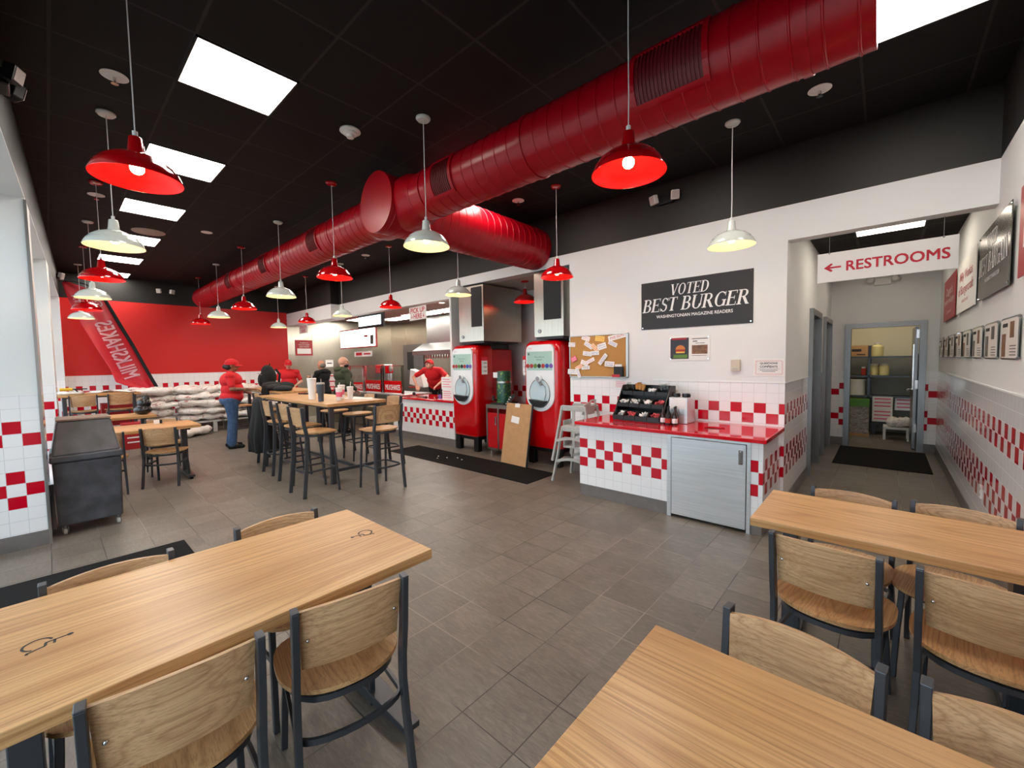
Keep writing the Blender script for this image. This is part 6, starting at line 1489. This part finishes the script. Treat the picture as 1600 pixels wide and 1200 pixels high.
# ================================================================ PEOPLE
def human(label, loc, deg, s=1.0, lean=0.0, skin='skin', shirt='shirt_red', trousers='denim', girth=1.0, arms=None, head=(0, 0), hair=None, cap=False,
          sleeve=0.45, legs=None, hood=False, hairstyle='short', forearm=None, beard=False, shoe='black_cloth', apron=False, wide=1.0):
    """local frame: feet on z=0, facing +Y. arms = [(elbow, wrist), (elbow, wrist)] right (x<0... listed left side first), relative to the shoulder, after the lean"""
    t = thing('person', label, 'person', loc, D(deg)); t.scale = (s * wide, s * wide, s)
    g = girth; piv = Vector((0, 0, 0.98))
    Rl = Matrix.Translation(piv) @ Euler((-lean, 0, 0)).to_matrix().to_4x4() @ Matrix.Translation(-piv)
    U = lambda x, y, z: Rl @ Vector((x, y, z))
    neck, base = U(0, -0.01, 1.47), U(0, -0.015, 1.40)
    hc = neck + Vector((0, 0.025, 0.115)) if abs(lean) < 0.3 else neck + Vector((0, 0.09, 0.07))
    Hm = Matrix.Translation(hc) @ Euler((-head[1], 0, head[0])).to_matrix().to_4x4()
    sh = [U(sx * 0.175 * (0.6 + 0.4 * g), -0.01, 1.395) for sx in (-1, 1)]
    arms = arms or [((-0.05, -0.02, -0.29), (-0.04, 0.06, -0.53)), ((0.05, -0.02, -0.29), (0.04, 0.06, -0.53))]
    el = [sh[i] + Vector(arms[i][0]) for i in (0, 1)]; wr = [sh[i] + Vector(arms[i][1]) for i in (0, 1)]
    lg = legs or [((-0.10, 0.015, 0.50), (-0.11, -0.03, 0.08)), ((0.10, 0.015, 0.50), (0.11, -0.03, 0.08))]
    hp = [Vector((sx * 0.09 * g, 0, 0.93)) for sx in (-1, 1)]
    def torso(m, e):
        for c_, r_ in ((U(0, 0.0, 1.30), (.165 * (0.5 + 0.5 * g) + e, .115 * g + e, .15 + e)), (U(0, 0.015 * g, 1.13), (.145 * g + e, .115 * g + e, .16 + e)), (U(0, 0.01, 0.99), (.155 * g + e, .12 * g + e, .12 + e))):
            m.ball((0, 0, 0), r_, 14, Matrix.Translation(c_) @ Euler((-lean, 0, 0)).to_matrix().to_4x4())
        for i in (0, 1): m.caps(U(0, -0.01, 1.40), sh[i], 0.062 + e, 0.055 + e)
    def legs_(m, e, z_end=0.08):
        for i in (0, 1):
            kn, an = Vector(lg[i][0]), Vector(lg[i][1])
            m.caps(hp[i], kn, .088 * (0.4 + 0.6 * g) + e, .056 + e); m.caps(kn, an, .056 + e, .038 + e)
        m.ball((0, -0.01, .93), (.155 * g + e, .115 * g + e, .12 + e), 14)
    # one continuous body
    m = MB(); torso(m, 0); legs_(m, 0)
    m.caps(base, neck + Vector((0, 0.01, 0.04)), 0.058, 0.05)
    m.ball((0, 0, 0.02), (.074, .093, .105), 16, Hm); m.ball((0, .03, -.055), (.052, .062, .052), 12, Hm); m.ball((0, .052, -.088), (.026, .022, .018), 10, Hm)
    m.caps(Hm @ Vector((0, .090, .02)), Hm @ Vector((0, .110, -.018)), .008, .014); m.ball((0, .084, .035), (.05, .012, .010), 8, Hm)
    for sx in (-1, 1): m.ball((sx * .076, -.005, 0.0), (.010, .018, .030), 8, Hm); m.ball((sx * .036, .072, -.015), (.022, .018, .02), 8, Hm)
    for i in (0, 1):
        m.caps(sh[i], el[i], .046, .036); m.caps(el[i], wr[i], .038, .026)
        sx = -1 if i == 0 else 1; d = (wr[i] - el[i]).normalized(); side = d.cross(Vector((0, 0, 1))); side = side.normalized() if side.length > 0.2 else Vector((1, 0, 0)); nrm = side.cross(d).normalized()
        pc = wr[i] + d * 0.05
        m.ball((0, 0, 0), (.040, .046, .016), 10, Matrix.Translation(pc) @ Matrix((side, d, nrm)).transposed().to_4x4())
        for k, L in enumerate((0.062, 0.072, 0.068, 0.055)):
            b0 = pc + d * 0.035 + side * (k - 1.5) * 0.020; b1 = b0 + d * L * 0.55 - nrm * 0.008; b2 = b1 + d * L * 0.35 - nrm * 0.028
            m.caps(b0, b1, .0105, .0095, 8); m.caps(b1, b2, .0095, .008, 8)
        th = pc - d * 0.02 - side * sx * 0.036; t1 = th + d * 0.035 - side * sx * 0.022 - nrm * 0.01; m.caps(th, t1, .013, .011, 8); m.caps(t1, t1 + d * 0.028 - nrm * 0.012, .011, .009, 8)
        an = Vector(lg[i][1]); m.caps(an, an + Vector((0, 0.10, -0.045)), .038, .03)
    m.build('body', M[skin], t, remesh=0.0085, sm=2)
    if forearm:
        for i in (0, 1): m = MB(); m.caps(el[i] * 0.9 + wr[i] * 0.1, el[i] * 0.12 + wr[i] * 0.88, .0395, .030); m.build('tattooed_forearm', M[forearm], t, remesh=0.0085, sm=1)
    m = MB(); torso(m, 0.014 * g)
    for i in (0, 1):
        se = sh[i].lerp(el[i], sleeve * 1.6) if sleeve < 0.6 else el[i]
        m.caps(sh[i], se, .060, .056 if sleeve < 0.6 else .050)
        if sleeve > 0.9: m.caps(el[i], el[i].lerp(wr[i], 0.93), .050, .038)
    m.caps(U(0, -0.012, 1.38), U(0, -0.01, 1.455), .075, .062)
    so = m.build('shirt', M[shirt], t, remesh=0.0085, sm=3)
    if hood: m = MB(); m.ball((0, 0, 0), (.13, .085, .07), 14, Matrix.Translation(U(0, -0.075, 1.43))); m.build('hood', M[shirt], t, remesh=0.009, sm=3)
    if not hood and not apron:
        m = MB()
        for sx in (-1, 1): m.bar([U(sx * 0.06, -0.02, 1.475), U(sx * 0.055, 0.05, 1.455), U(sx * 0.015, 0.085, 1.42)], 0.035, 0.008)
        m.build('collar', M[shirt], so)
    m = MB(); legs_(m, 0.012)
    for i in (0, 1): kn, an = Vector(lg[i][0]), Vector(lg[i][1]); m.caps(kn, an + Vector((0, 0, 0.0)), .070, .062)
    m.build('trousers', M[trousers], t, remesh=0.0085, sm=2)
    for i in (0, 1):
        an = Vector(lg[i][1]); m = MB(); m.caps((an.x, an.y - 0.035, 0.045), (an.x * 1.15, an.y + 0.15, 0.036), .043, .036); m.box(an.x - .035, an.x + .035, an.y - .06, an.y + .05, 0.0, .05); m.caps((an.x, an.y - .01, .06), (an.x, an.y, .10), .042, .04)
        m.build('shoe', M[shoe], t, remesh=0.008, sm=2)
    for sx in (-1, 1): m = MB(); m.ball((sx * .034, .086, .008), (.013, .007, .008), 8, Hm); m.build('eye', M['eye'], t, smooth=True)
    m = MB(); m.ball((0, .101, -.052), (.024, .008, .007), 8, Hm); m.build('mouth', M['lips'], t, smooth=True)
    if hair:
        m = MB()
        if hairstyle == 'bun': m.ball((0, -.018, .03), (.082, .092, .10), 14, Hm); m.ball((0, -.095, -.02), (.05, .045, .045), 12, Hm); m.ball((0, -.05, -.03), (.078, .06, .06), 12, Hm)
        elif hairstyle == 'fringe': m.ball((0, -.028, -.005), (.079, .082, .07), 14, Hm)
        else: m.ball((0, -.015, .035), (.080, .092, .098), 14, Hm)
        m.build('hair', M[hair], t, remesh=0.008, sm=2)
    if beard: m = MB(); m.ball((0, .05, -.07), (.056, .052, .042), 12, Hm); m.build('beard', M[beard], t, remesh=0.008, sm=2)
    if cap:
        m = MB(); m.grid(lambda u, v: tuple(Hm @ Vector((.086 * math.cos(2 * PI * u) * math.cos(PI / 2 * v), -.004 + .104 * math.sin(2 * PI * u) * math.cos(PI / 2 * v), .045 + .092 * math.sin(PI / 2 * v)))), 24, 8, cu=True)
        m.grid(lambda u, v: tuple(Hm @ Vector(((.086 + .002) * math.cos(2 * PI * u), -.004 + .106 * math.sin(2 * PI * u), .045 - 0.03 * v))), 24, 1, cu=True)
        c0 = m.build('cap', M['shirt_red'], t, smooth=True); c0.modifiers.new('t', 'SOLIDIFY').thickness = 0.004
        m = MB()
        def brim(u, v): a = PI * (0.14 + 0.72 * u); r = 1 + 0.72 * v * math.sin(a); return tuple(Hm @ Vector((.086 * math.cos(a) * (1 + 0.05 * v), (-.004 + .100 * math.sin(a)) * r, .022 - 0.018 * v - 0.012 * abs(math.cos(a)) * v)))
        m.grid(brim, 14, 5); b0 = m.build('cap_brim', M['shirt_red'], c0, smooth=True); b0.modifiers.new('t', 'SOLIDIFY').thickness = 0.005
        m = MB(); m.text('FIVE GUYS', 0.05, 0.016, 0, 0, 0, 0, 0.02); q = MB(); q.add([tuple(Hm @ Vector((p[0], 0.100 - 0.25 * p[0] ** 2 / 0.1, 0.075 + p[2]))) for p in m.v], m.f); q.build('cap_lettering', M['letter_white'], c0)
    return t
human('person in red polo, red cap and blue jeans standing in profile at the tall table', (-9.38, 2.33, 0), -16, 1.0, 0.04, 'skin_deep', 'shirt_red', 'denim', 1.34,
      [((-0.06, 0.03, -0.26), (0.03, 0.28, -0.36)), ((0.05, 0.02, -0.25), (0.0, 0.30, -0.27))], (0, 0.02), 'hair', True, 0.45, [((-0.10, 0.0, 0.50), (-0.12, -0.05, 0.08)), ((0.10, 0.02, 0.50), (0.11, -0.01, 0.08))], False, 'bun', 'tattoo', wide=1.1)
human('person in red polo and red cap behind the register, facing the customers', (-11.62, 4.20, 0), -112, 1.0, 0.08, 'skin_fair', 'shirt_red', 'black_cloth', 1.22,
      [((-0.10, 0.05, -0.25), (0.02, 0.27, -0.33)), ((0.12, 0.02, -0.25), (0.04, 0.22, -0.36))], (0.15, 0.05), 'hair', True, 0.45, None, False, 'short')
human('balding person in a black jacket holding something dark, facing left at the counter', (-10.25, 4.50, 0), 112, 0.985, 0.06, 'skin', 'black_cloth', 'black_cloth', 1.1,
      [((-0.05, 0.10, -0.23), (0.06, 0.30, -0.12)), ((0.06, 0.12, -0.22), (-0.06, 0.32, -0.14))], (0.05, 0.1), 'hair_grey', False, 1.0, None, True, 'fringe')
human('bald bearded person in an olive green hoodie seen from behind at the counter', (-9.28, 4.52, 0), -8, 1.02, 0.0, 'skin_fair', 'olive', 'black_cloth', 1.32,
      [((-0.07, 0.03, -0.27), (0.0, 0.18, -0.42)), ((0.07, 0.03, -0.27), (0.0, 0.18, -0.42))], (-0.6, 0.0), None, False, 1.0, None, True, 'short', None, 'hair', wide=1.16)
human('person in red polo and red cap bending over the steel kitchen counter', (-8.28, 6.45, 0), -152, 1.08, 0.75, 'skin_fair', 'shirt_red', 'black_cloth', 1.25,
      [((-0.22, 0.10, -0.14), (-0.06, 0.26, -0.30)), ((0.22, 0.10, -0.14), (0.06, 0.28, -0.32))], (0, -0.55), 'hair', True, 0.45)
